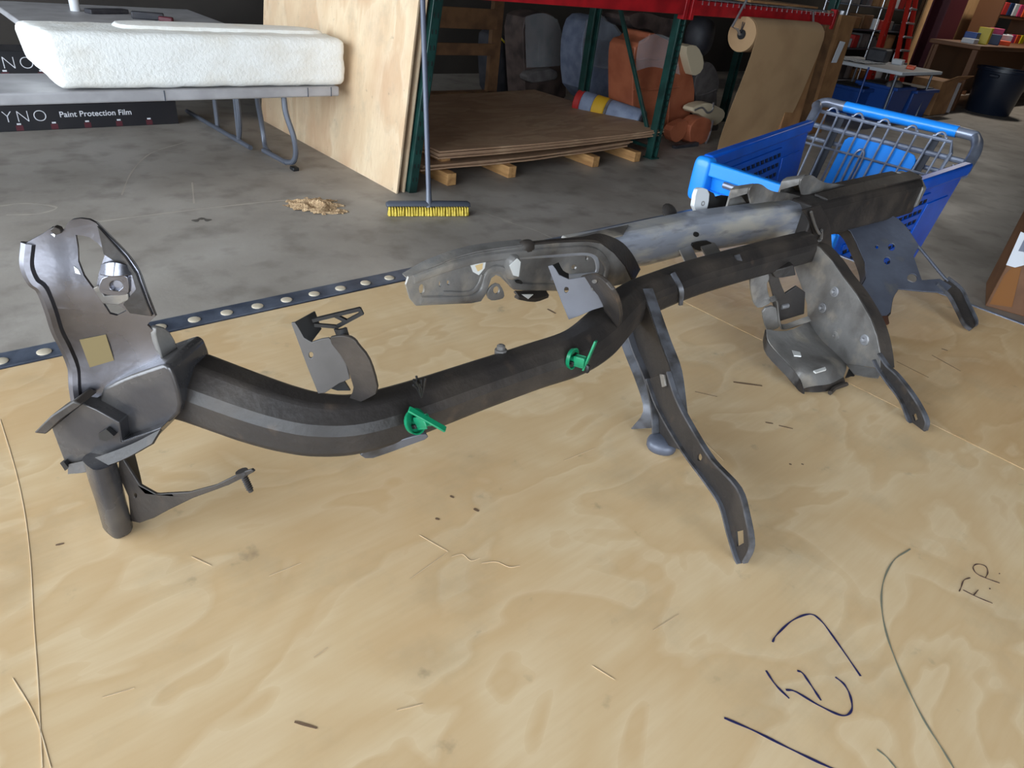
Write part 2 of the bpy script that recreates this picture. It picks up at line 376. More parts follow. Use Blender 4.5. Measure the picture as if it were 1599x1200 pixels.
# ------------------------------------------------------------------ building shell
struct(MB().box((8, -1.5, -.05), (40, 21, .1)).build('floor', m_conc))
struct(MB().box((11.9, 2.2, 5.05), (32.4, 13.8, .1)).build('ceiling', m_ceil))
struct(MB().box((11.9, 9.05, 2.5), (32.4, .1, 5)).build('wall_back', m_wall))
struct(MB().box((28.05, 2.2, 2.5), (.1, 13.8, 5)).build('wall_right', m_wall))
b = MB(); y0, y1, h = DOOR_W[1:]
b.box((-4.25, (y1+9)/2, 2.5), (.1, 9-y1, 5)); b.box((-4.25, (y0-4.6)/2, 2.5), (.1, y0+4.6, 5)); b.box((-4.25, (y0+y1)/2, (h+5)/2), (.1, y1-y0, 5-h))
struct(b.build('wall_left', m_wall))
b = MB(); x0, x1, h = DOOR_S[1:]
b.box(((x1+28)/2, -4.65, 2.5), (28-x1, .1, 5)); b.box(((x0-4.2)/2, -4.65, 2.5), (x0+4.2, .1, 5)); b.box(((x0+x1)/2, -4.65, (h+5)/2), (x1-x0, .1, 5-h))
struct(b.build('wall_front', m_wall))

flo = bpy.data.objects['floor']
m_line = mat('pale_floor_scuff', srgb(176, 166, 154), .6); m_stain = mat('dark_floor_stain', srgb(84, 78, 72), .5)
def floor_line(name, px, w, mt, n=6):
    p = [W(a, c, 0) for a, c in spline(px, n)]; b = MB(); L = []; Rr = []
    for i, q in enumerate(p):
        t = (p[min(i+1, len(p)-1)]-p[max(i-1, 0)]).normalized(); sd = t.cross(V((0, 0, 1)))*w*.5*(.7+.3*math.sin(i*1.3))
        L.append(q+sd+V((0, 0, .0008))); Rr.append(q-sd+V((0, 0, .0008)))
    k = len(p); b.add(L+Rr, [(i, i+1, k+i+1, k+i) for i in range(k-1)]); return b.build(name, mt, flo)
floor_line('scuff', [(150, 347), (260, 333), (400, 317), (460, 312)], .018, m_line)
floor_line('scuff', [(190, 305), (205, 270), (235, 240), (290, 222)], .012, m_line)
floor_line('scuff', [(300, 285), (303, 318)], .012, m_line)
floor_line('scuff', [(785, 345), (830, 358), (862, 372)], .010, m_line)
floor_line('scuff', [(715, 320), (760, 334), (800, 348)], .010, m_line)
floor_line('scuff', [(0, 322), (40, 318), (88, 324), (60, 334), (10, 336)], .02, m_line)
floor_line('stain', [(302, 346), (315, 342), (328, 345)], .05, m_stain)

# ------------------------------------------------------------------ plywood work table
T = .9
TX0, TX1, TSEAM, TY0, TY1 = -1.0, 2.19, 1.415, -1.1, 1.30
tb = thing('work_table', 'wide plywood work table with a steel edge strip in the foreground', 'table', (.6, .1, 0))
MB().box(((TX0+TSEAM)/2-.0008, (TY0+TY1)/2, T-.009), (TSEAM-TX0-.0016, TY1-TY0, .018)).build('plywood_sheet', m_table, tb)
MB().box(((TX1+TSEAM)/2+.0008, (TY0+TY1)/2, T-.009), (TX1-TSEAM-.0016, TY1-TY0, .018)).build('plywood_sheet', m_table2, tb)
MB().box(((TX0+TX1)/2, (TY0+TY1)/2, T-.05), (TX1-TX0-.1, TY1-TY0-.1, .06)).build('under_frame', m_dwood, tb)
for x in (TX0+.12, TX1-.12):
    for y in (TY0+.12, TY1-.12):
        MB().box((x, y, (T-.08)/2), (.09, .09, T-.08)).build('leg', m_dwood, tb, .004)
# far steel strip: angle profile with a row of pale rivets
st = MB().sweep([(TX0, 1.326, T), (TX1, 1.338, T)], [(-.025, -.04), (-.021, -.04), (-.021, -.001), (.026, -.001), (.026, .003), (-.025, .003)]).build('edge_strip', m_strip, tb)
rv = MB().lathe((0, 0, T+.003), [(.0122, 0), (.0122, .0012), (.0105, .002), (.004, .0023)], n=14).mesh('rivet', m_rivet)
x = .03
while x < TX1:
    o = bpy.data.objects.new('rivet', rv); COL.objects.link(o); o.location = (x, 1.324+.0038*x, 0); adopt(o, st); x += .066
MB().box((TX1+.006, (TY0+TY1)/2, T-.012), (.012, TY1-TY0, .03)).build('end_trim', m_cartst, tb, .002)
# pen and pencil marks, scratches
def stroke(name, px, w, mt, n=6, z=.0006):
    p = [W(a, c, T) for a, c in spline(px, n)]; L = []; Rr = []
    for i, q in enumerate(p):
        t = (p[min(i+1, len(p)-1)]-p[max(i-1, 0)]).normalized(); sd = t.cross(V((0, 0, 1)))
        k = w*.5*(.75+.25*math.sin(i*.9))
        L.append(q+sd*k+V((0, 0, z))); Rr.append(q-sd*k+V((0, 0, z)))
    n_ = len(p)
    b = MB().add(L+Rr+[q-V((0, 0, z*.9)) for q in L+Rr], [])
    for i in range(n_-1):
        b.f += [(i, i+1, n_+i+1, n_+i), (i, i+1, 2*n_+i+1, 2*n_+i), (n_+i, n_+i+1, 3*n_+i+1, 3*n_+i)]
    return b.build(name, mt, tb)
Zm = lambda l: [(1100+a/3.158, 820+c/3.158) for a, c in l]
stroke('pen_mark', Zm([(335, 580), (355, 545), (430, 475), (515, 442), (570, 470), (640, 560), (770, 748)]), .0028, m_ink)
stroke('pen_mark', Zm([(303, 720), (350, 790), (418, 858)]), .0028, m_ink)
stroke('pen_mark', Zm([(457, 720), (485, 735), (530, 800), (575, 868)]), .0028, m_ink)
stroke('pen_mark', Zm([(400, 815), (450, 825), (570, 895), (680, 942), (725, 915), (720, 850), (690, 790), (645, 752)]), .0028, m_ink)
stroke('pen_mark', Zm([(97, 953), (250, 1020), (420, 1105), (600, 1190), (700, 1230)]), .003, m_ink)
stroke('pen_mark', Zm([(850, 1108), (900, 1150), (950, 1210)]), .0022, m_pencil)
stroke('pencil_line', Zm([(1015, 120), (930, 180), (880, 290), (875, 420), (910, 580), (990, 780), (1080, 960), (1180, 1120), (1240, 1220)]), .0026, m_pencil)
stroke('pen_letter', Zm([(1310, 262), (1278, 275), (1265, 310), (1255, 330)]), .0018, m_ink2)
stroke('pen_letter', Zm([(1275, 322), (1340, 355), (1420, 388)]), .0018, m_ink2)
stroke('pen_letter', Zm([(1325, 350), (1350, 322)]), .0018, m_ink2)
stroke('pen_letter', Zm([(1455, 288), (1390, 265), (1340, 240), (1325, 210), (1345, 195), (1385, 205), (1397, 235), (1385, 262)]), .0018, m_ink2)
stroke('pen_letter', Zm([(1404, 314), (1410, 318)]), .003, m_ink2)
stroke('pen_letter', Zm([(1452, 240), (1457, 243)]), .003, m_ink2)
stroke('scratch', [(0, 655), (28, 750), (45, 850), (52, 960), (60, 1080), (66, 1200)], .0011, m_scr)
stroke('scratch', [(20, 1060), (55, 1120), (80, 1200)], .001, m_scr)
m_faint = mat('faint_scuff', srgb(196, 170, 136), .7)
for px in ([(655, 836), (700, 862)], [(705, 870), (722, 866), (735, 876), (750, 872)], [(752, 880), (775, 878), (795, 886), (812, 884)], [(420, 900), (470, 880)], [(640, 905), (700, 862)], [(1100, 690), (1130, 720)], [(300, 870), (330, 884)], [(160, 1090), (210, 1075)], [(490, 1028), (512, 1012)], [(925, 1040), (960, 1062)], [(1020, 985), (1060, 960)], [(880, 720), (930, 700)], [(620, 1110), (660, 1100)]): stroke('scuff', px, .0013, m_faint, 4)
for px, w in (([(1195, 660), (1207, 662)], .004), ([(1216, 665), (1238, 670)], .003), ([(87, 852), (100, 849)], .003), ([(1232, 725), (1236, 726)], .004), ([(1251, 725), (1255, 726)], .003), ([(680, 810), (686, 812)], .004), ([(740, 795), (748, 799)], .005), ([(703, 775), (709, 778)], .004), ([(1455, 555), (1500, 580)], .002), ([(1145, 597), (1190, 603)], .006), ([(1470, 545), (1480, 548)], .004), ([(855, 483), (868, 490)], .006), ([(1400, 565), (1450, 590)], .0014), ([(1085, 612), (1120, 620)], .0016), ([(460, 1128), (495, 1138)], .003)):
    stroke('smudge', px, w, m_smudge, 4)

# ------------------------------------------------------------------ the vehicle frame section on the table
fr = thing('steel_frame_section', 'long black steel vehicle frame section with tube, rail and brackets lying on plywood', 'car part', (1.2, .65, T))
# main tube
ctl = [(262, 592, .205, .036, .040), (300, 602, .202, .034, .039), (350, 620, .2, .033, .038), (400, 638, .2, .032, .037), (450, 653, .2, .031, .035), (500, 662, .2, .030, .033), (560, 660, .2, .029, .031), (640, 638, .2, .028, .030), (740, 603, .2, .027, .029), (830, 572, .2, .027, .029), (895, 550, .2, .028, .031), (935, 522, .2, .031, .035), (962, 494, .2, .031, .035), (990, 470, .2, .029, .032), (1030, 452, .2, .028, .031), (1095, 429, .2, .028, .031), (1200, 400, .2, .029, .032), (1262, 384, .2, .029, .032)]
cw = [(*W(a, b_, T+z), w, h_) for a, b_, z, w, h_ in ctl]
cs = spline(cw, 6)
prof = [(-1.0, -.95), (-1.0, .6), (-.75, .95), (.2, .95), (.85, .5), (1.04, .12), (1.02, -.8), (.75, -1.0)]
tube = MB().sweep([q[:3] for q in cs], prof, scales=[(q[3], q[4]) for q in cs]).build('main_tube', m_black, fr, .005, 3, ang=24)
# bottom weld strap under the bend
pl = Plane(W(610, 690, T+.175), (-.2, -.95, -.1))
MB().plate(pl.pts(chaikin([(556, 704), (600, 690), (625, 682), (662, 672), (668, 680), (640, 690), (605, 703), (572, 714)])), pl.n, .012).build('weld_strap', m_wear, fr, .001)
# collar, end box, tray at the left end
tdir = (W(400, 638, T+.2)-W(300, 602, T+.2)).normalized()
pc = Plane(W(282, 596, T+.203), tdir)
MB().plate(pc.pts(chaikin([(238, 507), (258, 512), (272, 535), (290, 585), (299, 630), (297, 648), (284, 655), (268, 650), (262, 610), (250, 560), (238, 525)], 1)), pc.n, .008).build('end_collar', m_dusty, fr, .0015)
pb = Plane(W(225, 630, T+.2), (-.75, -.66, 0))
def solid(name, px, plane, depth, mt, bev=.004, off=0.):
    o = [q - plane.n*(depth/2-off) for q in plane.pts(px)]
    return MB().plate(o, plane.n, depth).build(name, mt, fr, bev, 3)
solid('end_box', chaikin([(150, 612), (190, 592), (240, 574), (262, 568), (276, 600), (284, 642), (262, 664), (225, 676), (190, 688), (165, 668)]), pb, .075, m_gloss, .012)
pt_ = Plane(W(150, 690, T+.14), (-.75, -.66, 0))
solid('lower_tray', [(80, 668), (128, 630), (150, 640), (186, 660), (190, 690), (252, 668), (246, 682), (196, 712), (150, 728), (118, 732), (102, 726), (92, 700)], pt_, .07, m_gloss, .006)
MB().plate(pt_.pts([(66, 666), (92, 640), (128, 616), (140, 622), (108, 645), (84, 668)]), pt_.n, .03).build('tray_flange', m_black, fr, .002)
for q in ([(160, 672), (172, 665), (184, 676), (174, 684), (162, 682)], [(100, 718), (106, 716), (114, 726), (108, 730)]):
    MB().plate([v+pt_.n*.0015+pt_.n*.003 for v in pt_.pts(q)], pt_.n, .006).build('slot', m_darkin, fr)
MB().sheet([[pt_(255, 668)+pt_.n*.004, pt_(210, 690)+pt_.n*.006, pt_(150, 712)+pt_.n*.006, pt_(112, 722)+pt_.n*.004], [pt_(248, 684)+pt_.n*.012, pt_(205, 707)+pt_.n*.014, pt_(150, 726)+pt_.n*.014, pt_(116, 733)+pt_.n*.01]], .003, 1, 4).build('lip', m_black, fr)
# upright mirror-finish plate
pw = Plane(W(185, 600, T+.21), (-.5, -.86, 0))
out = [(40, 379), (51, 373), (67, 365), (80, 356), (90, 362), (99, 360), (104, 350), (112, 344), (125, 342), (139, 344), (149, 349), (171, 371), (200, 397), (219, 419), (232, 448), (247, 487), (240, 494), (232, 504), (240, 512), (252, 547), (254, 572), (216, 588), (184, 602), (152, 618), (130, 630), (116, 622), (116, 596), (112, 571), (99, 541), (88, 512), (80, 475), (67, 443), (53, 432), (44, 408)]
hole = [(117, 368), (128, 369), (139, 372), (151, 380), (160, 388), (164, 398), (160, 411), (156, 425), (153, 445), (163, 466), (187, 472), (200, 482), (184, 491), (173, 488), (157, 459), (133, 429), (123, 408), (121, 387)]
pu = V((-pw.n.y, pw.n.x, 0)); pc0 = pw(150, 500)
def bend(p, d=0.):
    u = (p-pc0).dot(pu); h = p.z-pc0.z
    return p + pw.n*(d+5.0*max(0, abs(u)-.012)**2*(1.2 if u*pu.dot(CI) < 0 else .5) + .004*math.sin(h*45))
up_ = MB().plate(pw.pts(out), pw.n, .004, [pw.pts(hole)]).build('upright_plate', m_shiny, fr)
bm = bmesh.new(); bm.from_mesh(up_.data)
for _ in range(4): bmesh.ops.subdivide_edges(bm, edges=[e for e in bm.edges if e.calc_length() > .014], cuts=1); bmesh.ops.triangulate(bm, faces=bm.faces[:])
for v in bm.verts: v.co = bend(v.co)
bm.to_mesh(up_.data); bm.free(); up_.data.polygons.foreach_set('use_smooth', [True]*len(up_.data.polygons)); up_.data.set_sharp_from_angle(angle=math.radians(50))
MB().sweep(spline([bend(q) for q in pw.pts([(46, 378), (47, 408), (58, 432), (71, 445), (83, 477), (91, 513), (103, 542), (116, 572), (120, 598), (124, 620)])], 4), [(.007*math.cos(k*.7854), .007*math.sin(k*.7854)) for k in range(8)], up=pw.n).build('rolled_edge', m_shiny, fr)
# dark folded side of the upright plate
A = [bend(q) for q in pw.pts([(149, 349), (171, 371), (200, 397), (219, 419), (232, 448), (247, 487)])]
Bk = [q - pw.n*.010 + V((-.004, .004, -.004)) for q in A]
MB().sheet([A, Bk], .003, 1, 4).build('folded_flange', m_black, fr)
MB().plate([bend(q, .0035) for q in pw.pts([(163, 396), (152, 352), (172, 374), (199, 400), (217, 422), (229, 450), (243, 486), (206, 484), (196, 470), (217, 445), (208, 420)])], pw.n, .003).build('dark_inner_web', m_black, fr, .001)
nb = MB()
nb.plate([q+pw.n*.006 for q in pw.pts(chaikin([(166, 424), (203, 420), (208, 448), (200, 457), (162, 454), (157, 442)]))], pw.n, .01, [[q+pw.n*.006 for q in pw.pts(circ(186, 440, 10, 8))]])
nb.sheet([[pw(160, 410)+pw.n*.004, pw(185, 402)+pw.n*.012, pw(208, 414)+pw.n*.004], [pw(160, 425)+pw.n*.008, pw(185, 422)+pw.n*.018, pw(210, 425)+pw.n*.008]], .002, 3, 3)
nb.build('nut_cage', m_shiny, fr, .0015)
MB().plate([q+pw.n*.009 for q in pw.pts([(150, 444), (158, 440), (168, 456), (204, 452), (206, 462), (190, 470), (166, 468)])], pw.n, .004).build('cage_foot', m_dusty, fr, .001)
MB().plate([bend(q, .0024) for q in pw.pts([(124, 531), (165, 523), (178, 563), (141, 573)])], pw.n, .0008).build('yellow_patch', mat('dull_yellow', srgb(122, 109, 78), .4, .5), fr)  # thin dull yellow patch set on the lower part of the plate
MB().plate([bend(q, .003) for q in pw.pts([(79, 358), (86, 353), (95, 356), (98, 363), (88, 366)])], pw.n, .008).build('torn_lug', m_black, fr, .001)
for q in ([(43, 388), (50, 392), (54, 412), (47, 413)], [(117, 414), (124, 419), (128, 426), (120, 424)], [(79, 366), (86, 365), (85, 371)]):
    MB().plate([bend(v, .0026) for v in pw.pts(q)], pw.n, .0008).build('bright_chip', m_chip, fr)
# leg under the tray
f0 = W(186, 828, T)
MB().sweep([(f0.x, f0.y, T+z) for z in (.001, .006, .05, .09, .12)], chaikin([(-.02, -.014), (-.02, .012), (.006, .019), (.021, .008), (.021, -.012), (.0, -.016)], 2), up=(1, .3, 0), scales=[.85, .97, .95, 1.0, 1.0]).build('foot_leg', m_gloss, fr)
pg = Plane(W(205, 812, T+.012), (-.88, -.46, 0))
hole = circ(213, 773, 2.5, 4, 8)
arm = [(187, 705), (204, 733), (220, 757), (245, 771), (297, 768), (338, 757), (376, 738), (394, 732), (398, 736), (384, 744), (358, 757), (303, 777), (264, 796), (242, 808), (220, 816), (206, 813), (202, 774), (187, 741)]
MB().plate(pg.pts(arm), pg.n, .004, [pg.pts(hole)]).build('side_arm', m_black, fr, .001)
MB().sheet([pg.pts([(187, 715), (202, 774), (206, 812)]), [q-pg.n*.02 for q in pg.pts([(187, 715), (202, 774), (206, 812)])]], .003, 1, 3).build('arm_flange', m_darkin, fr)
p0, p1 = pg(378, 738), pg(392, 768)
s_ = MB(); s_.tube([p0, p1], .003, 8)
for k in range(7): s_.lathe(p0.lerp(p1, .25+k*.1), [(.003, -.0008), (.0042, 0), (.003, .0008)], p1-p0, 10)
s_.lathe(p0, [(.007, -.002), (.007, .002)], p1-p0, 10)
s_.build('screw', m_black, fr)
# first bracket on the tube
k1 = Plane((.33, .61, 0), (-.6, -.8, 0))
MB().plate(k1.pts([(455, 504), (461, 503), (468, 514), (475, 527), (487, 534), (502, 529), (514, 527), (530, 545), (541, 566), (547, 591), (530, 598), (508, 613), (497, 614), (480, 572)]), k1.n, .003, [k1.pts(circ(486, 554, 3.5, 5))]).build('bracket_plate', m_kgrey, fr, .0008)
ca, cb = k1(514, 527), k1(547, 591); k1b = plane3(ca, cb, k1(591, 612)-k1.n*(-.012))
MB().plate(k1b.pts(chaikin([(512, 527), (530, 523), (547, 525), (556, 531), (560, 538), (575, 555), (585, 580), (592, 612), (575, 622), (552, 632), (544, 626), (554, 607), (550, 592), (540, 562)])), k1b.n, .004).build('bracket_wing', m_black, fr, .001)
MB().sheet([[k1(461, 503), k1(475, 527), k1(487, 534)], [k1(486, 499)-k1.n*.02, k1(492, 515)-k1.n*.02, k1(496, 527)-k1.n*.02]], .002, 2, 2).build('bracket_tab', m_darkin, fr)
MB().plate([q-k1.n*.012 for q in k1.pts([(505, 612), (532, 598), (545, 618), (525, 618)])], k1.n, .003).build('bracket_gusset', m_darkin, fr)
cl = MB(); q1 = lambda a, c: k1(a, c)-k1.n*.004
cl.bar(q1(487, 503), q1(562, 485), .004, .004); cl.bar(q1(490, 510), q1(525, 513), .003, .004); cl.bar(q1(525, 513), q1(564, 492), .003, .004); cl.bar(q1(560, 484), q1(565, 494), .004, .004); cl.bar(q1(520, 494), q1(540, 504), .004, .004)
cl.build('clip_head', m_blackp, fr)
MB().sheet([[k1(523, 512)+k1.n*.002, k1(532, 510)+k1.n*.007, k1(541, 510)+k1.n*.002], [k1(532, 534)+k1.n*.002, k1(541, 537)+k1.n*.006, k1(548, 533)+k1.n*.002]], .003, 2, 3).build('clip_stem', m_blackp, fr)
# second bracket on the jog
k2 = Plane((.755, .625, 0), (-.6, -.8, 0))
MB().plate(k2.pts([(856, 416), (863, 414), (868, 420), (873, 429), (888, 436), (902, 434), (916, 432), (930, 450), (940, 466), (945, 478), (925, 484), (905, 493), (888, 499), (876, 470)]), k2.n, .003, [k2.pts(circ(884.5, 452.5, 3.6, 4.6))]).build('bracket_plate', mat('grey_primed_steel', srgb(108, 108, 114), .5, .1, c2=srgb(94, 94, 100), scale=10), fr, .0008)
ca, cb = k2(916, 432), k2(945, 478); k2b = plane3(ca, cb, k2(966, 505)+k2.n*.014)
MB().plate(k2b.pts(chaikin([(905, 432), (919, 428), (934, 428), (954, 445), (968, 470), (972, 500), (960, 520), (944, 500), (946, 480), (932, 452)])), k2b.n, .006).build('bracket_wing', m_black, fr, .0015)
MB().sheet([[k2(863, 414), k2(873, 429), k2(888, 436)], [k2(873, 415)-k2.n*.012, k2(880, 428)-k2.n*.012, k2(889, 433)-k2.n*.012]], .002, 2, 2).build('bracket_tab', m_darkin, fr)
for a, c in ((932, 437), (926, 450)): MB().plate([q+k2b.n*.004 for q in k2b.pts(circ(a, c, 4, 3, 8))], k2b.n, .001).build('bright_chip', m_dusty, fr)
# bolt on the tube, green clips
q = W(782, 549, T+.226); MB().lathe(q, [(.009, -.012), (.009, .003), (.006, .004), (.006, .009), (.003, .011)], (0, .1, 1), 10).build('bolt', m_dusty, fr)
def clip(c0, ax, flap, broken):
    n = V(ax).normalized(); c = V(c0)
    r = bpy.data.objects.new('green_clip', MB().lathe(c, [(.003, .0), (.0150, .0), (.0165, .006), (.0145, .006), (.0125, .002), (.0045, .002), (.0045, .02)], n, 22).mesh('green_clip', m_green)); COL.objects.link(r); adopt(r, fr)
    u = V((0, 0, 1)).cross(n).normalized(); w = n.cross(u).normalized()
    Rm = Matrix((u, w, n)).transposed()
    MB().box(c+n*.016, (.011, .013, .018), rot=Rm).build('clip_body', m_green, r, .0012)
    for s2 in (-1, 1): MB().box(c+n*.016+u*.004*s2-w*.001, (.002, .0165, .016), rot=Rm).build('clip_rib', m_green, r, .0005)
    MB().box(c+n*.006-w*.004, (.016, .005, .006), rot=Rm).build('clip_rib', m_darkin, r, .0005)
    e = c+n*.024
    MB().bar(e+V(flap[0]), e+V(flap[1]), .003, .008, u).build('clip_tie', m_green, r, .0008)
    if broken:
        a = c+n*.008+V(broken); b = MB()
        for k in range(10):
            d = V((random.uniform(-.45, .1), random.uniform(-.2, .3), 1)).normalized(); b.tube([a, a+d*.014, a+d*random.uniform(.022, .032)+V((random.uniform(-.004, .004), 0, 0))], .0014, 5)
        b.build('frayed_wire', m_blackp, r)
tw = lambda a, c, dn: W(a, c, T+.2)+V((-.2, -.85, .3)).normalized()*dn
clip(tw(631, 648, .034), R0*.8+V((-.3, -.35, .55)), ((-.018, .012, .016), (.018, -.014, -.012)), (.004, .0, .034))
clip(tw(872, 553, .034), R0*.85+V((-.32, -.35, .12)), ((.0, 0, -.014), (.008, -.006, .036)), None)
q = tw(894, 568, .04); MB().blob(q, (.007, .007, .014)).build('wire_end', m_blackp, fr)

# front strut and strap (vertical plane square to the tube)
S = vplane((.93, .66, 0), (-.38, -.92))
def channel(name, left, right, plane, t, fl, mt, holes=(), nseg=4, fl2=None, off=0.):
    L = [plane(*q)+plane.n*off for q in spline(left, nseg)]; Rr = [plane(*q)+plane.n*off for q in spline(right, nseg)]
    b = MB().plate(L+Rr[::-1], plane.n, t, [[q+plane.n*off for q in plane.pts(h)] for h in holes])
    o = b.build(name, mt, fr, .0006)
    fl2 = fl if fl2 is None else fl2
    for e, f_ in ((L, fl), (Rr, fl2)):
        if f_:
            k = MB().sheet([e, [q+plane.n*f_ for q in e]], t, 1, 1).build('flange', m_wear, o)
    return o
channel('strut', [(978, 458), (985, 500), (996, 542), (1018, 595), (1028, 641), (1030, 690)], [(1003, 452), (1016, 490), (1032, 536), (1048, 581), (1057, 650), (1064, 703)], S, .004, .014, m_black, fl2=-.02)
MB().sheet([S.pts([(985, 497), (996, 542), (1018, 595), (1028, 641), (1026, 668)]), [S(979, 518)+S.n*.02, S(990, 550)+S.n*.02, S(1011, 602)+S.n*.02, S(1020, 641)+S.n*.02, S(1004, 668)+S.n*.025]], .003, 3, 3).build('strut_side', m_wear, fr)
MB().blob(W(1033, 694, T+.014), (.045, .05, .028), Matrix.Rotation(.6, 3, 'Z'), 2.4, 18, 12, .45, 3).build('crushed_foot', m_blued, fr)
channel('strap', [(1024, 591), (1041, 636), (1080, 702), (1116, 750), (1140, 786), (1152, 828), (1163, 864), (1169, 878)], [(1057, 580), (1071, 621), (1095, 666), (1128, 717), (1168, 760), (1182, 804), (1189, 850), (1178, 876)], S, .0035, .008, m_black, holes=[circ(1104, 713, 4, 6, 10), [(1161, 829), (1173, 826), (1174, 846), (1163, 852)]], off=.012)
MB().plate([q+S.n*.016 for q in S.pts([(1044, 583), (1051, 584), (1054, 602), (1048, 604)])], S.n, .004).build('strap_rib', m_dusty, fr, .001)
# rail B and black end beam
rb = [W(a, c, T+.215) for a, c in ((880, 396), (950, 388), (1000, 380), (1078, 362), (1160, 350), (1246, 338))]
bp = [(-.028, -.042), (-.022, .042), (.022, .042), (.034, .030), (.034, -.034), (.026, -.042)]
MB().sweep(rb, bp, scales=[(.8, .75), (.9, .9), 1, 1, (1, 1.02), (1, 1.05)]).build('side_rail', m_rail, fr, .004)
eb = [W(a, c, T+.22) for a, c in ((1236, 340), (1262, 334), (1320, 320), (1380, 306), (1408, 299))]
MB().sweep(eb, [(-.05, -.05), (-.05, .045), (.04, .045), (.05, .03), (.05, -.045), (.04, -.052)], scales=[1, 1.02, 1.05, 1.08, 1.08]).build('end_beam', m_black, fr, .005)
MB().sweep([eb[-1]+V((-.012, 0, 0)), eb[-1]+V((.006, 0, 0)), eb[-1]+V((.012, 0, -.004))], chaikin([(-.056, -.056), (-.056, .052), (.056, .05), (.058, -.05)]), scales=[1.04, 1.06, .96]).build('beam_end_rim', m_dusty, fr, .002)
pe = Plane(eb[1], (0, -1, 0))
MB().sheet([[q+V((0, -.052, 0)) for q in pe.pts([(1222, 318), (1238, 345), (1250, 400)])], [q+V((0, -.06, 0)) for q in pe.pts([(1245, 308), (1262, 342), (1268, 400)])]], .004, 3, 4).build('corner_gusset', m_black, fr)
MB().tube(spline([q+V((0, -.066, 0)) for q in pe.pts([(1228, 318), (1236, 340), (1243, 352), (1246, 346), (1246, 360), (1240, 364)])], 4), .0035, 6).build('torn_weld', m_dusty, fr)
# stamped plate at the left end of the rail
Q = Plane((0, .775, 0), (0, -1, 0))
qo = [(633, 444), (637, 432), (649, 426), (681, 416), (701, 406), (744, 395), (780, 389), (824, 383), (870, 379), (916, 377), (937, 380), (957, 395), (974, 415), (986, 440), (960, 446), (930, 450), (868, 454), (801, 452), (792, 443), (781, 432), (773, 429), (766, 434), (762, 446), (758, 458), (750, 470), (735, 473), (686, 475), (649, 477), (640, 467)]
MB().plate(Q.pts(qo), Q.n, .004, [Q.pts(circ(657.5, 451, 4.5, 8, 10)), Q.pts(circ(895, 417, 4.2, 4.2, 8)), Q.pts(circ(915, 403, 2.6, 4, 8)), Q.pts(circ(699, 441, 2.4, 4, 8)), Q.pts(circ(686, 443, 2, 5, 8))]).build('stamped_plate', m_dusty, fr)
MB().plate([q+Q.n*.002 for q in Q.pts(chaikin([(764, 446), (776, 440), (784, 452), (786, 464), (774, 468), (762, 468), (758, 458)]))], Q.n, .004, [[q+Q.n*.002 for q in Q.pts(circ(773, 452, 5, 6))]]).build('plate_ear', m_dusty, fr, .001)
def ridge(px, r, mt, off=.003, nm='pressed_rib', pln=Q, flat=.5):
    MB().sweep(spline([q+pln.n*off for q in pln.pts(px)], 4), [(r*math.cos(k*.7854), r*flat*math.sin(k*.7854)) for k in range(8)], up=pln.n).build(nm, mt, fr)
ridge([(644, 436), (665, 428), (700, 416), (745, 404), (800, 397), (870, 391), (915, 389), (935, 398), (946, 416), (942, 438)], .0075, m_dusty)
ridge([(655, 468), (690, 467), (735, 464), (752, 452), (758, 430), (770, 420), (783, 422), (795, 436), (808, 446), (870, 447), (930, 440)], .007, m_dusty)
ridge([(690, 457), (730, 457), (745, 445), (752, 428)], .004, m_dusty)
ridge([(806, 400), (870, 397), (918, 395), (930, 408), (928, 426), (905, 430), (860, 433)], .005, m_grey)
MB().plate([q+Q.n*.0026 for q in Q.pts([(733, 414), (757, 407), (755, 418), (746, 429), (737, 424)])], Q.n, .001, ).build('bare_spot', m_chip, fr)
MB().plate([q+Q.n*.0032 for q in Q.pts([(740, 414), (752, 410), (751, 419), (744, 423)])], Q.n, .001).build('bare_spot', mat('tan_rust_spot', srgb(196, 168, 120), .5), fr)
c = Q(795, 413); MB().sweep([c, c+Q.n*.014, c+Q.n*.02], chaikin([(-.017, -.018), (-.012, .02), (.010, .022), (.016, .0), (.008, -.024), (-.006, -.024)]), up=(0, 0, 1), scales=[1, .9, .7]).build('stub', m_dusty, fr, .002)
MB().plate([q+Q.n*.0205 for q in Q.pts([(783, 408), (795, 397), (800, 402), (797, 425), (789, 423)])], Q.n, .002).build('bare_spot', m_chip, fr)
MB().blob(Q(824, 388)+V((0, .004, 0)), (.03, .02, .025), None, 2.4, 14, 10, .5, 5).build('torn_lug', m_black, fr)
for a, c, r in ((807, 440, 6),): MB().plate([q+Q.n*.004 for q in Q.pts(circ(a, c, r, r*.7, 8))], Q.n, .003).build('slot', m_darkin, fr)
# curved back flange of the plate
E1 = Q.pts([(824, 383), (870, 378), (916, 376), (937, 380), (957, 395), (974, 415), (988, 440)])
E2 = [q+V(((.0, .0, .006, .03, .05, .055, .055)[i], (.01, .01, .015, .03, .03, .03, .03)[i], (0, 0, 0, .002, .004, .004, .004)[i])) for i, q in enumerate(E1)]
MB().sheet([E1, E2], .004, 2, 4).build('plate_flange', m_black, fr)
MB().sheet([Q.pts([(640, 438), (681, 415), (744, 394), (824, 383)]), [q+V((0, .02, .002)) for q in Q.pts([(640, 438), (681, 415), (744, 394), (824, 383)])]], .003, 1, 4).build('plate_flange', m_dusty, fr)
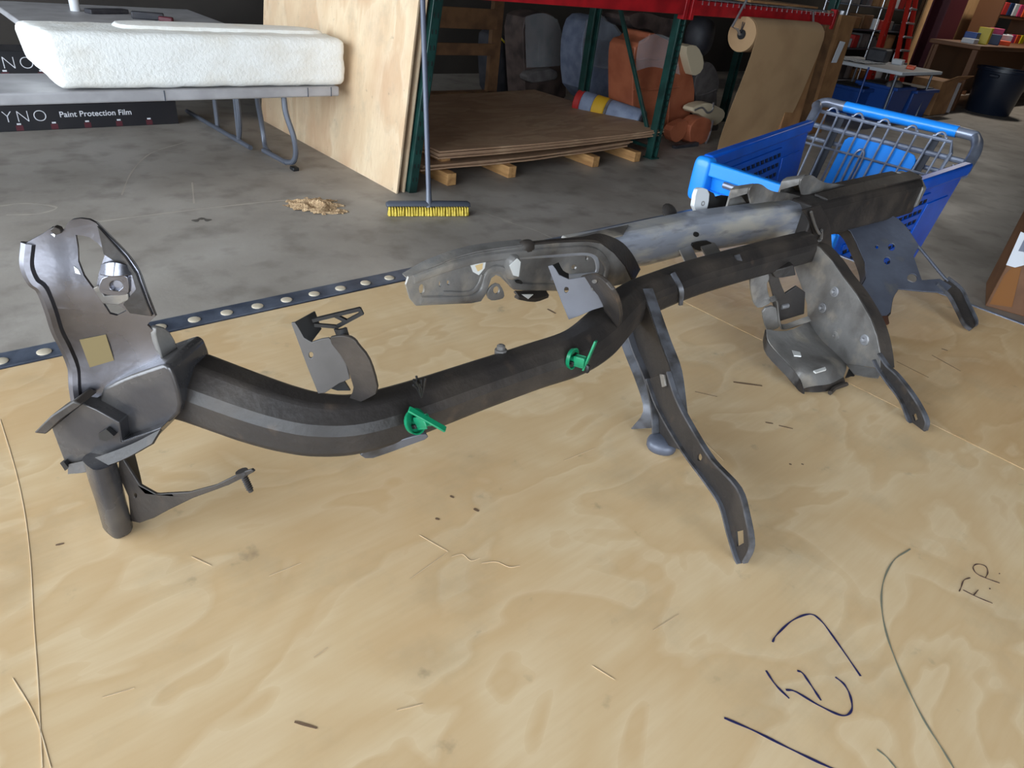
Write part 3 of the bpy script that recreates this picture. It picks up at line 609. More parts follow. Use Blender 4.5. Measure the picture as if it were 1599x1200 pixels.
# torn sheet on top of the rail
MB().sheet([[rb[0]+V((-.10, .0, .026)), rb[0]+V((.02, -.01, .036)), rb[1]+V((.05, 0, .042))], [rb[0]+V((-.08, -.03, .022)), rb[0]+V((.02, -.034, .03)), rb[1]+V((.0, -.03, .038))]], .003, 2, 4).build('torn_sheet', m_dusty, fr)
# foot and small pieces below the plate
MB().sheet([[Q(803, 455)+V((0, .0, 0)), Q(830, 455), Q(852, 455)], [Q(805, 463)+Q.n*.01, Q(828, 466)+Q.n*.012, Q(850, 460)+Q.n*.01], [Q(815, 470)-Q.n*.02, Q(828, 470)-Q.n*.02, Q(848, 462)-Q.n*.02]], .004, 3, 3).build('plate_shoe', m_black, fr)
MB().plate([q+Q.n*.014 for q in Q.pts([(806, 455), (824, 455), (816, 462)])], Q.n, .002).build('bare_spot', m_chip, fr)
# tabs between rail and tube, ribs on the tube
pr = Plane(rb[3]+V((0, -.035, 0)), (0, -1, 0))
MB().sheet([pr.pts([(1060, 390), (1078, 383)]), [q+V((0, -.03, -.01)) for q in pr.pts([(1061, 407), (1080, 401)])], [q+V((0, -.06, -.012)) for q in pr.pts([(1064, 414), (1083, 408)])]], .003, 3, 2).build('rail_tab', m_chip if False else m_grey, fr)
MB().sheet([pr.pts([(1090, 380), (1112, 374)]), [q+V((0, -.02, -.01)) for q in pr.pts([(1096, 395), (1120, 390)])], [q+V((0, -.05, -.02)) for q in pr.pts([(1096, 405), (1120, 398)])]], .003, 3, 2).build('rail_tab', m_dusty, fr)
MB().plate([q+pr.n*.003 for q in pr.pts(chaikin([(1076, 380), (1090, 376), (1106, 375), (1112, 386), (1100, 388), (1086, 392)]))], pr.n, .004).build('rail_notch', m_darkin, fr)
MB().plate([q+pr.n*.001 for q in pr.pts(circ(1086.5, 366, 4.2, 4, 10))], pr.n, .002).build('rail_hole', m_darkin, fr)
def rib(a, b2, w): MB().sheet([[W(*a, T+.232)+V((0, -.012, 0)), W(*[(p+q)/2 for p, q in zip(a, b2)], T+.205)+V((0, -.024, .004)), W(*b2, T+.175)+V((0, -.022, 0))], [W(a[0]+w, a[1]-2, T+.232)+V((0, -.012, 0)), W((a[0]+b2[0])/2+w, (a[1]+b2[1])/2-1, T+.205)+V((0, -.028, .004)), W(b2[0]+w, b2[1]-1, T+.175)+V((0, -.022, 0))]], .004, 1, 4).build('tube_rib', m_wear, fr)
rib((1040, 424), (1046, 470), 5); rib((1140, 396), (1130, 424), 6)
# first big plate, its arm and its cup
P1 = vplane((1.56, .69, 0), (-.39, -.92))
p1o = [(1240, 415), (1244, 395), (1254, 382), (1266, 380), (1280, 386), (1300, 408), (1315, 430), (1338, 460), (1360, 498), (1370, 525), (1376, 555), (1376, 576), (1350, 572), (1320, 568), (1300, 549), (1275, 527), (1262, 505), (1261, 475), (1250, 442)]
MB().plate(P1.pts(p1o), P1.n, .004).build('side_plate', m_dusty, fr, .001)
er = P1.pts([(1266, 380), (1280, 386), (1300, 408), (1315, 430), (1338, 460), (1360, 498), (1370, 525), (1376, 555), (1378, 576)])
MB().sheet([er, [q-P1.n*.03 for q in er]], .004, 1, 3).build('plate_edge', m_black, fr)
for a, c in ((1305, 456), (1286, 481), (1352, 531)):
    q = P1(a, c); w = MB().lathe(q, [(.012, .001), (.012, .004), (.009, .005), (.009, .006), (.005, .006), (.005, .012), (.002, .013)], P1.n, 14).build('bolt', m_grey, fr)
MB().lathe(P1(1305, 525), [(.013, .0), (.012, .003), (.005, .004), (.004, .002)], P1.n, 14).build('boss', m_dusty, fr)
channel('plate_arm', [(1368, 562), (1376, 578), (1390, 598), (1410, 625), (1422, 655), (1432, 672), (1440, 676)], [(1376, 552), (1389, 571), (1405, 586), (1425, 611), (1440, 634), (1451, 658), (1448, 672)], P1, .0035, .010, m_black, holes=[[(1426, 648), (1431, 645), (1434, 655), (1429, 658)]])
MB().sheet([P1.pts([(1320, 568), (1350, 573), (1378, 578)]), [q+P1.n*.02 for q in P1.pts([(1345, 584), (1365, 588), (1382, 590)])]], .003, 2, 3).build('plate_lip', m_dusty, fr)
ca, cb = P1(1262, 503), P1(1320, 569)
za = W(1196, 515, T+.085); zb = W(1232, 568, T+.05); zc = W(1255, 607, T+.014)
rows = [[za, W(1215, 518, T+.075), W(1234, 516, T+.062), ca], [W(1201, 537, T+.07), W(1225, 538, T+.06), W(1250, 532, T+.045), P1(1282, 531)], [W(1232, 571, T+.045), W(1252, 563, T+.045), W(1277, 555, T+.035), P1(1303, 551)], [W(1248, 590, T+.022), W(1268, 582, T+.036), W(1295, 574, T+.034), cb], [zc, W(1272, 603, T+.014), W(1295, 600, T+.012), W(1317, 590, T+.012)]]
MB().sheet(rows, .004, 4, 3).build('cup', m_dusty, fr)
ed = [r[0] for r in rows]
MB().sheet([ed, [q+V((-.006, -.006, -.022 if i < 4 else -.008)) for i, q in enumerate(ed)]], .004, 3, 3).build('cup_flange', m_black, fr)
MB().sheet([rows[4], [W(1256, 611, T+.004), W(1274, 613, T+.003), W(1296, 610, T+.003), W(1320, 600, T+.004)]], .003, 2, 3).build('cup_lip', m_black, fr)
for px, z in (([(1236, 548), (1249, 551), (1251, 557), (1240, 556)], .05), ([(1270, 580), (1288, 574), (1290, 578), (1274, 583)], .04)):
    MB().plate([W(a, c, T+z+.004) for a, c in px], (0, 0, 1), .003).build('bright_chip', m_chip, fr)
MB().tube(spline([W(1296, 614, T+.006), W(1305, 606, T+.008), W(1322, 600, T+.01)], 4), .005, 6).build('hanging_scrap', m_black, fr)
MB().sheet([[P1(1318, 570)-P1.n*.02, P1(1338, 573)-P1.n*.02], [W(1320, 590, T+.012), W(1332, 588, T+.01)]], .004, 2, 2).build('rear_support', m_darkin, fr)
# hinge bracket left of the big plate
H_ = Plane(W(1200, 460, T+.12), (-.5, -.85, 0))
MB().plate(H_.pts(chaikin([(1170, 434), (1176, 428), (1198, 424), (1201, 434), (1196, 444), (1200, 462), (1205, 472), (1184, 482), (1176, 474), (1172, 456)])), H_.n, .006).build('hinge_leaf', m_dusty, fr, .001)
MB().plate([q+H_.n*.006 for q in H_.pts(chaikin([(1187, 480), (1208, 474), (1213, 490), (1218, 508), (1196, 516), (1190, 500)]))], H_.n, .006).build('hinge_leaf', m_dusty, fr, .001)
MB().sheet([[H_(1200, 462), H_(1210, 463)+H_.n*.004, H_(1216, 475)+H_.n*.004, H_(1217, 503)+H_.n*.004, H_(1226, 508), H_(1262, 493)]], .004, 1, 3) if False else None
MB().sheet([[H_(1201, 465), H_(1211, 463), H_(1214, 480), H_(1217, 500), H_(1224, 507), H_(1262, 494)], [q+H_.n*.012 for q in H_.pts([(1201, 469), (1209, 467), (1211, 482), (1214, 503), (1222, 511), (1262, 498)])]], .003, 1, 4).build('hinge_lip', m_dusty, fr)
MB().plate([q-H_.n*.02 for q in H_.pts([(1212, 470), (1228, 466), (1250, 452), (1264, 462), (1262, 496), (1222, 508), (1216, 500)])], H_.n, .006).build('hinge_box', m_black, fr, .002)
MB().sheet([[H_(1198, 425)-H_.n*.01, H_(1215, 424)-H_.n*.01], [H_(1206, 450)-H_.n*.01, H_(1222, 446)-H_.n*.01], [H_(1212, 472)-H_.n*.01, H_(1232, 468)-H_.n*.012]], .004, 3, 2).build('hinge_link', m_black, fr)
q = H_(1228, 484)-H_.n*.016; MB().lathe(q, [(.006, -.004), (.006, .012), (.005, .014)], V((.8, -.4, .2)), 12).build('hinge_stud', m_grey, fr)
MB().plate([q-H_.n*.01 for q in H_.pts([(1205, 424), (1240, 414), (1243, 430), (1222, 434), (1210, 434)])], H_.n, .02).build('hinge_block', m_black, fr, .002)
# second big plate further right with its arm
a_, b_, c_ = W(1357, 335, T+.175), W(1372, 494, T+.006), W(1515, 514, T+.006)
P2 = plane3(a_, b_, c_)
p2o = [(1318, 355), (1340, 338), (1377, 316), (1382, 332), (1402, 342), (1417, 357), (1435, 385), (1426, 400), (1432, 418), (1439, 438), (1467, 436), (1486, 448), (1476, 458), (1442, 456), (1402, 452), (1394, 466), (1390, 488), (1380, 497), (1362, 490), (1350, 472), (1341, 455), (1352, 435), (1350, 410), (1337, 380), (1328, 362)]
MB().plate(P2.pts(p2o), P2.n, .004, [P2.pts(circ(1392, 386.5, 5.5, 6, 10)), P2.pts(circ(1385, 408, 5.5, 6, 10)), P2.pts(circ(1369, 386.5, 2.8, 3, 8)), P2.pts(circ(1424, 435, 8, 7, 12))]).build('side_plate', m_blued, fr, .001)
channel('plate_arm', [(1462, 446), (1480, 464), (1493, 488), (1503, 508), (1514, 517)], [(1478, 436), (1499, 453), (1510, 475), (1522, 500), (1523, 510)], P2, .0035, .010, m_black)
MB().tube(P2.pts([(1434, 385), (1448, 402), (1465, 423), (1480, 440)]), .004, 6).build('plate_brace', m_blued, fr)
le = P2.pts([(1300, 352), (1318, 352), (1328, 362), (1337, 380), (1350, 410), (1353, 432), (1341, 456), (1352, 474), (1364, 491)])
MB().sheet([le, [q-P2.n*.035 for q in le]], .004, 1, 3).build('plate_edge', m_black, fr)
MB().sheet([P2.pts([(1402, 452), (1394, 466), (1390, 490)]), [q-P2.n*.03 for q in P2.pts([(1402, 452), (1394, 466), (1390, 490)])]], .003, 1, 3).build('plate_edge', m_black, fr)
MB().plate(P2.pts([(1262, 366), (1275, 356), (1300, 350), (1330, 352), (1320, 362), (1296, 366), (1282, 376), (1268, 384)]), P2.n, .006).build('saddle', m_black, fr, .001)
MB().sheet([[W(1368, 496, T+.006), W(1386, 494, T+.008)], [W(1372, 512, T+.003), W(1388, 506, T+.003)]], .004, 2, 2).build('rusty_scrap', mat('rusty_steel', srgb(86, 52, 34), .7), fr)
# hooks and brackets behind the end beam
def hook(dx, dy):
    top = [(1168, 302), (1170, 294), (1177, 288), (1188, 288), (1198, 295), (1212, 300), (1232, 302), (1248, 306)]
    bot = [(1172, 318), (1176, 318), (1182, 317), (1190, 316), (1198, 315), (1212, 314), (1232, 312), (1248, 310)]
    pf = Plane((0, .80, 0), (0, -1, 0)); sh = lambda l: [pf(a+dx, c+dy) for a, c in l]
    T_, B_ = sh(top), sh(bot)
    back = [q+V((.012, .05, -.022 if 0 < i < 4 else -.03)) for i, q in enumerate(T_)]
    o = MB().sheet([B_, T_], .005, 2, 3).build('hook_bracket', m_dusty, fr)
    MB().sheet([back, [q+V((0, 0, -.07)) for q in back]], .005, 2, 3).build('hook_back', m_dusty, o)
    MB().sheet([[T_[0], T_[1], T_[2]], [q for q in back[:3]]], .005, 2, 3).build('hook_curl', m_dusty, o)
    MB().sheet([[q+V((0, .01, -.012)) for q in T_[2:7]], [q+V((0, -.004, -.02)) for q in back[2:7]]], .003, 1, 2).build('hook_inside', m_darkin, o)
hook(0, 0); hook(80, -14)
MB().plate(Plane(W(1100, 318, T+.26), (-.2, -.95, .2)).pts(chaikin([(1079, 330), (1084, 296), (1092, 292), (1106, 297), (1104, 318), (1100, 331)])), V((-.2, -.95, .2)), .012).build('silver_tab', mat('silver_paint', srgb(190, 192, 194), .4, .2), fr, .004)
MB().lathe(W(1092, 317, T+.26)+V((-.002, -.009, .002)), [(.006, 0), (.006, .003), (.003, .003), (.003, .0)], (-.2, -.95, .2), 12).build('tab_hole_rim', m_grey, fr)
pd = Plane(W(1120, 318, T+.25), (-.2, -.95, .2))
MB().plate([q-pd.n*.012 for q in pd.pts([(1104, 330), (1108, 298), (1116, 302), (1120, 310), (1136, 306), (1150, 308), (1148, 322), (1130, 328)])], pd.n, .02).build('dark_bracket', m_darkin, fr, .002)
MB().plate(pd.pts(chaikin([(1142, 318), (1152, 310), (1170, 308), (1176, 318), (1160, 324)])), pd.n, .01).build('small_lug', m_dusty, fr, .002)
MB().sheet([[eb[1]+V((0, .0, .05)), eb[2]+V((0, .0, .054)), eb[3]+V((0, 0, .058)), eb[-1]+V((0, 0, .06))], [eb[1]+V((0, -.036, .047)), eb[2]+V((0, -.038, .050)), eb[3]+V((0, -.04, .052)), eb[-1]+V((0, -.04, .052))]], .005, 2, 3).build('top_skin', m_black, fr)
MB().lathe(W(1056, 334, T+.24)+V((0, .02, 0)), [(.016, -.006), (.02, 0), (.012, .006), (.004, .007)], (-.2, -.6, .7), 14).build('grommet', m_black, fr)

# ================================================================== background, left: tables, foam, boxes
def rect(xl, xr, yt, yb, Y):
    """x0, x1, z0, z1 of an upright thing standing in the plane y = Y"""
    m = (xl+xr)/2
    return OY(xl, yb, Y).x, OY(xr, yb, Y).x, max(OY(m, yb, Y).z, 0), OY(m, yt, Y).z
ft = thing('folding_table', 'long low grey folding table carrying the white foam block', 'table', (1.4, 5.4, 0))
MB().box((.84, 5.40, .575), (3.70, .62, .07)).build('table_top', m_tabtop, ft, .012, 3)
for xx, dx in ((1.42, 1), (2.43, 1), (2.62, 1)):
    MB().box((xx, 5.0885, .575), (.006, .004, .066)).build('edge_mark', m_leg, ft)
lg = [(2.27, 5.16, .54), (2.27, 5.14, .42), (2.30, 5.10, .26), (2.31, 5.10, .14), (2.30, 5.14, .06), (2.28, 5.24, .035)]
MB().tube(spline(lg, 5), .021, 10, up=(1, 0, 0)).build('leg', m_leg, ft)
MB().tube(spline([(q[0], 10.8-q[1], q[2]) for q in lg], 5), .021, 10, up=(1, 0, 0)).build('leg', m_leg, ft)
MB().tube([(2.28, 5.22, .035), (2.26, 5.6, .035)], .021, 10).build('foot_bar', m_leg, ft)
MB().tube([(-.6, 5.2, .02), (-.6, 5.2, .54)], .021, 10).build('leg', m_leg, ft); MB().tube([(-.6, 5.6, .02), (-.6, 5.6, .54)], .021, 10).build('leg', m_leg, ft)
for y in (5.12, 5.62): MB().box((2.30, y, .014), (.05, .07, .028)).build('foot_cap', m_blackp, ft, .006)
rt = thing('folding_table', 'deep grey folding table standing behind the foam block', 'table', (1.8, 7, 0))
MB().box((1.81, 7.0, .745), (1.70, 2.5, .05)).build('table_top', m_tabtop, rt, .012, 3)
MB().tube(spline([(2.2, 5.95, .72), (2.2, 5.9, .3), (2.2, 5.95, .06), (2.2, 6.1, .03)], 5), .02, 8, up=(1, 0, 0)).build('leg', m_leg, rt)
MB().tube([(2.2, 5.72, .03), (2.16, 7.1, .03)], .02, 8).build('foot_bar', m_leg, rt)
for px, pb in ((341, 207), (374, 222)):
    q = OX(px, pb, 2.2); MB().tube([(2.2, q.y, .03), (2.2, q.y, .72)], .02, 8).build('leg', m_leg, rt)
MB().tube([(1.1, 8.0, .0), (1.1, 8.0, .72)], .02, 8).build('leg', m_leg, rt)
# things lying on the rear table
tag(MB().box((1.75, 7.62, .79), (.36, .10, .035), .35).build('pry_bar', m_seatbk, None, .006), 'small dark tool lying on the rear folding table', 'tool')
o = thing('cordless_tool', 'dark red and black hand tool on the rear folding table', 'tool', (2.05, 7.2, .77))
MB().box((2.0, 7.3, .80), (.26, .07, .06), -.3).build('tool_body', m_seatbk, o, .01); MB().box((2.12, 7.2, .79), (.12, .05, .04), -.6).build('tool_grip', m_maroon, o, .01)
tag(MB().lathe((1.52, 7.72, .77), [(.04, 0), (.04, .09), (.02, .1), (.02, .115)], n=14).build('white_bottle', m_whi2), 'small white bottle on the rear folding table', 'bottle')
# foam block: worn polystyrene slab
fb = MB(); x0, x1, z0, z1 = .70, 2.76, .61, .94
def foam_pt(u, v, w_):
    x = x0+(x1-x0)*u; y = 5.10+.50*v; z = z0+(z1-z0)*w_
    return V((x, y, z))
b = bmesh.new()
bmesh.ops.create_cube(b, size=1)
for v in b.verts:
    u, vv, ww = v.co.x+.5, v.co.y+.5, v.co.z+.5
    v.co = foam_pt(u, vv, ww)
    if u < .5 and vv < .5: v.co.x += .13 if ww < .5 else .10
    if u < .5 and vv > .5: v.co.x += .03 if ww > .5 else .06
    if u < .5 and vv > .5 and ww < .5: v.co.z += .09
bmesh.ops.bevel(b, geom=b.edges[:], offset=.055, segments=4, affect='EDGES', profile=.5)
bmesh.ops.subdivide_edges(b, edges=[e for e in b.edges if e.calc_length() > .2], cuts=26, use_grid_fill=True)
bmesh.ops.triangulate(b, faces=b.faces[:])
for v in b.verts:
    n = noise.noise(v.co*11)*.006 + noise.noise(v.co*33)*.0035
    v.co += v.normal*n
    v.co.z = max(v.co.z, .611)
me = bpy.data.meshes.new('foam_block'); b.to_mesh(me); b.free(); me.materials.append(m_foam)
me.polygons.foreach_set('use_smooth', [True]*len(me.polygons))
fo = thing('foam_block', 'big chipped white polystyrene block lying on the grey folding table', 'foam block', (1.7, 5.35, .61))
o = bpy.data.objects.new('slab', me); COL.objects.link(o); adopt(o, fo)
MB().blob((1.98, 5.42, .945), (1.45, .26, .045), None, 5, 24, 8, .03).build('raised_ridge', m_foam, fo)
# black film cartons
def text(s, name, size, origin, xdir, mt, parent, bold=0., spacing=1., align='LEFT'):
    cu = bpy.data.curves.new(name, 'FONT'); cu.body = s; cu.size = size; cu.offset = bold; cu.space_character = spacing; cu.align_x = align; cu.extrude = .0006
    t = bpy.data.objects.new(name, cu); COL.objects.link(t)
    dg = bpy.context.evaluated_depsgraph_get(); me = bpy.data.meshes.new_from_object(t.evaluated_get(dg))
    bpy.data.objects.remove(t); me.materials.clear(); me.materials.append(mt); me.name = name
    x = V(xdir).normalized(); z = V((0, 0, 1)) if abs(x.z) < .9 else V((0, 1, 0)); n = x.cross(z)
    me.transform(Matrix(((x.x, z.x, n.x, origin[0]), (x.y, z.y, n.y, origin[1]), (x.z, z.z, n.z, origin[2]), (0, 0, 0, 1))))
    o = bpy.data.objects.new(name, me); COL.objects.link(o); adopt(o, parent); return o
for k, lab in ((0, 'bottom long black film carton with white lettering on the floor under the tables'), (1, 'middle long black carton with white lettering stacked under the tables'), (2, 'topmost black carton of the stack under the tables')):
    c = thing('film_carton', lab, 'carton', (.7, 6.9, .195*k), 'black cartons under the tables')
    zc = .195*k
    MB().box((.72, 6.92, zc+.0965), (2.5, .32, .193)).build('carton_body', m_boxblk, c, .003)
    t1 = OY(0, 194, 6.75); w = OY(75, 190, 6.75).x
    text('DYNO', 'print', .125, (w-.41, 6.7585, zc+.07), (1, 0, 0), m_white, c, -.003, 1.25)
    text('Paint Protection Film', 'print', .062, (w+.09, 6.7585, zc+.095), (1, 0, 0), m_white, c, .0008, 1.02)
    for i in range(5): MB().box((w-.2+i*.24, 6.7585, zc+.055), (.028, .002, .012)).build('print', m_white, c)
    for i in range(5): MB().box((w-.2+i*.24, 6.7588, zc+.025), (.05, .0012, .04)).build('print', m_maroon, c)
# leaning plywood sheets and green beam
lean = .115
def leaner(x, t, y0, y1, h, mt):
    return MB().hexa([(x, y0, .0), (x+t, y0, 0), (x+t, y1, 0), (x, y1, 0), (x+h*lean, y0, h), (x+t+h*lean, y0, h), (x+t+h*lean, y1, h), (x+h*lean, y1, h)])
dl = ['pale plywood sheet leaning upright beside the broom, nearest the tables', 'second plywood sheet of the leaning row, behind the pale front sheet', 'third plywood sheet of the leaning row, next to the green beam']
for k, (x, y) in enumerate(((2.735, 4.33), (2.765, 4.37), (2.80, 4.34))):
    o = leaner(x, .015, y, y+2.44, 2.44, m_panel).build('plywood_sheet', m_panel if k != 1 else m_edge, None, .001); tag(o, dl[k], 'plywood', 'leaning plywood sheets')
gb = thing('rack_beam', 'green slotted rack post leaning behind the plywood sheets and broom', 'rack post', (2.87, 4.35, 0))
MB().sweep([(2.862, 4.33, 0), (2.862+2.3*.13, 4.36, 2.3)], [(-.035, -.03), (.035, -.03), (.035, .03), (.02, .03), (.02, -.015), (-.02, -.015), (-.02, .03), (-.035, .03)], up=(0, 1, 0)).build('post', m_rackg, gb, .003)
for k in range(20):
    z = .1+k*.1
    for s2 in (-.016, .016): MB().box((2.862+z*.13+s2, 4.299+z*.013, z), (.007, .004, .03)).build('slot', m_darkin, gb)
gb2 = thing('rack_beam', 'second green rack post leaning further back in shadow behind the broom', 'rack post', (2.95, 4.5, 0))
MB().sweep([(2.93, 4.42, 0), (2.93+2.3*.13, 4.42, 2.3)], [(-.03, -.03), (.03, -.03), (.03, .03), (-.03, .03)], up=(0, 1, 0)).build('post', m_rackg, gb2, .003)
# broom
br = thing('push_broom', 'push broom with yellow bristles leaning upright on the leaning plywood', 'broom', (2.69, 3.83, 0))
a, c = W(603, 325, .045), W(733, 325, .045); d = (c-a).normalized(); sd = V((-d.y, d.x, 0)); mid = (a+c)/2
b = MB(); b.sweep([a, a+d*.02, c-d*.02, c], chaikin([(-.03, .015), (-.034, .03), (-.016, .05), (.016, .05), (.034, .03), (.03, .015)]), scales=[.8, 1, 1, .8]); b.build('broom_block', m_broomb, br, .003)
Ln = (c-a).length
for row, (o_, mt) in enumerate(((-.028, m_bristle), (-.010, m_bristle), (.010, m_bristle2), (.028, m_bristle2))):
    tf = MB()
    for k in range(30):
        q = a+d*(.02+(Ln-.04)*k/29)+sd*o_; q.z = .058
        e = q+sd*(o_*.5+random.uniform(-.006, .006))+d*random.uniform(-.006, .006); e.z = .002
        tf.sweep([q, q.lerp(e, .5), e], [(math.cos(j*1.047), math.sin(j*1.047)) for j in range(6)], up=d, scales=[.006, .009, .0115])
    tf.build('bristle_row', mt, br)['kind'] = 'stuff'
h0 = W(663, 306, .095); h0 = V((mid.x, mid.y, .09)); h1 = OY(660, 0, 4.20); hd = (h1-h0)
MB().tube([h0-hd*.02, h0+hd*1.25], .018, 12).build('handle', m_handle, br)
MB().lathe(h0-hd*.03, [(.028, 0), (.022, .06), (.019, .12)], hd, 14).build('socket', m_leg, br)
# sawdust
sd_ = bmesh.new(); bmesh.ops.create_grid(sd_, x_segments=46, y_segments=30, size=.5)
c0 = W(497, 322, 0)
for v in sd_.verts:
    u, w = v.co.x, v.co.y; r = math.hypot(u, w)*2
    h = (1-r*1.15-.9*abs(noise.noise(V((u*5, w*5, 2)))))*.05; h += noise.noise(V((u*24, w*24, 0)))*.006 if h > 0 else 0
    v.co = V((c0.x+u*.52+w*.1, c0.y+w*.5-u*.22, max(h, -.002)))
bmesh.ops.delete(sd_, geom=[v for v in sd_.verts if v.co.z <= 0], context='VERTS')
for v in sd_.verts: v.co.z = max(v.co.z-.002, .0005)
me = bpy.data.meshes.new('sawdust'); sd_.to_mesh(me); sd_.free(); me.materials.append(m_dust)
o = bpy.data.objects.new('sawdust_pile', me); COL.objects.link(o); tag(o, 'low pile of tan sawdust on the concrete beside the broom', 'sawdust'); o['kind'] = 'stuff'
# plywood stack
def bowed(x0, x1, y0, y1, z, t, sag, seed):
    rows = []
    for j in range(2):
        y = (y0, y1)[j]
        rows.append([V((x0+(x1-x0)*k/8, y+noise.noise(V((k*.7, seed, 0)))*.012, z+sag*((k/8-.35)**2)*1.4+noise.noise(V((k*.4, seed*2, j)))*.006)) for k in range(9)])
    return MB().sheet(rows, t, 1, 2)
sheets = [(3.02, 5.45, 4.44, .107, .05), (3.05, 5.5, 4.46, .122, .06), (3.04, 5.50, 4.43, .137, .07), (3.16, 5.92, 4.41, .198, .045), (3.17, 5.94, 4.42, .214, .045), (3.155, 5.93, 4.40, .230, .045), (3.17, 5.95, 4.41, .246, .045)]
wl = ['lowest', 'second lowest', 'third lowest', 'fourth', 'fifth', 'second highest', 'topmost']
for k, (a, c, y, z, sg) in enumerate(sheets):
    o = bowed(a, c, y, y+2.0, z, .0125, sg, k).build('plywood_sheet', m_stack, None, .0008)
    tag(o, f'{wl[k]} brown plywood sheet in the flat stack on lumber runners', 'plywood', 'plywood sheets in the flat stack')
rl = ['first', 'second', 'third', 'fourth']
for k, px in enumerate((676, 785, 915, 985)):
    x = W(px, (276, 272, 256, 250)[k], 0).x
    o = MB().box((x, 5.4, .049), (.085, 2.1, .094)).build('lumber_runner', m_wood, None, .003); tag(o, f'{rl[k]} lumber runner from the broom under the flat plywood stack', 'lumber', 'runners under the plywood stack')
for k, px in enumerate((684,)):
    o = MB().box((3.3, 5.2, .172), (.09, 1.4, .045)).build('lumber_spacer', m_wood, None, .003); tag(o, 'short lumber spacer between the upper and lower plywood sheets', 'lumber')

# ================================================================== pallet rack and what stands in it
RX = 5.83
rk = thing('pallet_rack', 'green and red steel pallet rack holding wrapped car seats', 'rack', (RX, 4.9, 0))
def post(x, y, h=3.6, slots=True):
    p = MB().sweep([(x, y, 0), (x, y, h)], [(-.052, -.04), (.052, -.04), (.052, .04), (.03, .04), (.03, -.022), (-.03, -.022), (-.03, .04), (-.052, .04)], up=(0, -1, 0)).build('upright', m_rackg, rk, .004)
    MB().box((x, y, .006), (.12, .12, .012)).build('foot_plate', m_rackg, rk)
    if slots:
        for k in range(26):
            for s2 in (-.02, .02): MB().box((x+s2, y-.0405, .12+k*.055), (.009, .003, .016)).build('slot', m_darkin, p)
    return p
post(RX, 4.42); post(RX, 5.5, 3.6, False); post(8.62, 4.42, 3.6, False); post(8.62, 5.5, 3.6, False); post(3.12, 5.5, 3.6, False)
MB().bar((RX, 4.45, .12), (RX, 5.48, 1.75), .035, .03, (1, 0, 0)).build('brace', m_rackg, rk, .002)
MB().bar((RX, 4.45, .10), (RX, 5.48, .10), .035, .03).build('brace', m_rackg, rk, .002)
MB().bar((RX, 4.45, 3.0), (RX, 5.48, 1.8), .035, .03, (1, 0, 0)).build('brace', m_rackg, rk, .002)
for y in (4.36, 5.55):
    for xa, xb in ((3.15, RX-.03), (RX+.03, 8.6)):
        z = 1.37 if y < 5 else 1.40
        MB().bar((xa, y, z), (xb, y, z), .05, .12).build('beam', m_rackr, rk, .004)
for x in (RX-.05, RX+.05, 8.57): MB().box((x, 4.365, 1.37), (.05, .07, .2)).build('beam_hook', m_rackr, rk, .003)
# wire deck over the right bay
wd = thing('wire_deck', 'steel wire decking lying on the red rack beams', 'rack shelf', (7.2, 4.95, 1.43))
for k in range(26): MB().tube([(6.0+k*.1, 4.33, 1.40), (6.0+k*.1, 4.335, 1.44), (6.0+k*.1, 5.5, 1.44)], .004, 5).build('wire', m_alum, wd)
for y in (4.4, 4.7, 5.0, 5.3): MB().tube([(5.95, y, 1.447), (8.5, y, 1.447)], .004, 5).build('wire', m_alum, wd)
# brown flat card on the deck
tag(MB().box((7.55, 4.75, 1.465), (1.5, .7, .02), .05).build('card_sheet', m_card, None, .002), 'flat brown cardboard sheet lying on the wire decking', 'cardboard')
# wooden crate frame behind the stack
wf = thing('wooden_frame', 'old brown wooden slat frame standing behind the plywood stack', 'frame', (4.8, 6.6, .2))
MB().box((5.43, 6.6, .95), (.14, .06, 1.5)).build('upright', m_dwood, wf, .003)
MB().box((4.45, 6.6, .95), (.12, .06, 1.5)).build('upright', m_dwood, wf, .003)
for z, h in ((.98, .20), (.68, .12), (1.5, .2)): MB().box((4.9, 6.56, z), (1.0, .03, h)).build('slat', m_dwood, wf, .003)
MB().box((4.9, 6.62, .12), (1.1, .1, .24)).build('base_board', m_dwood, wf, .003)
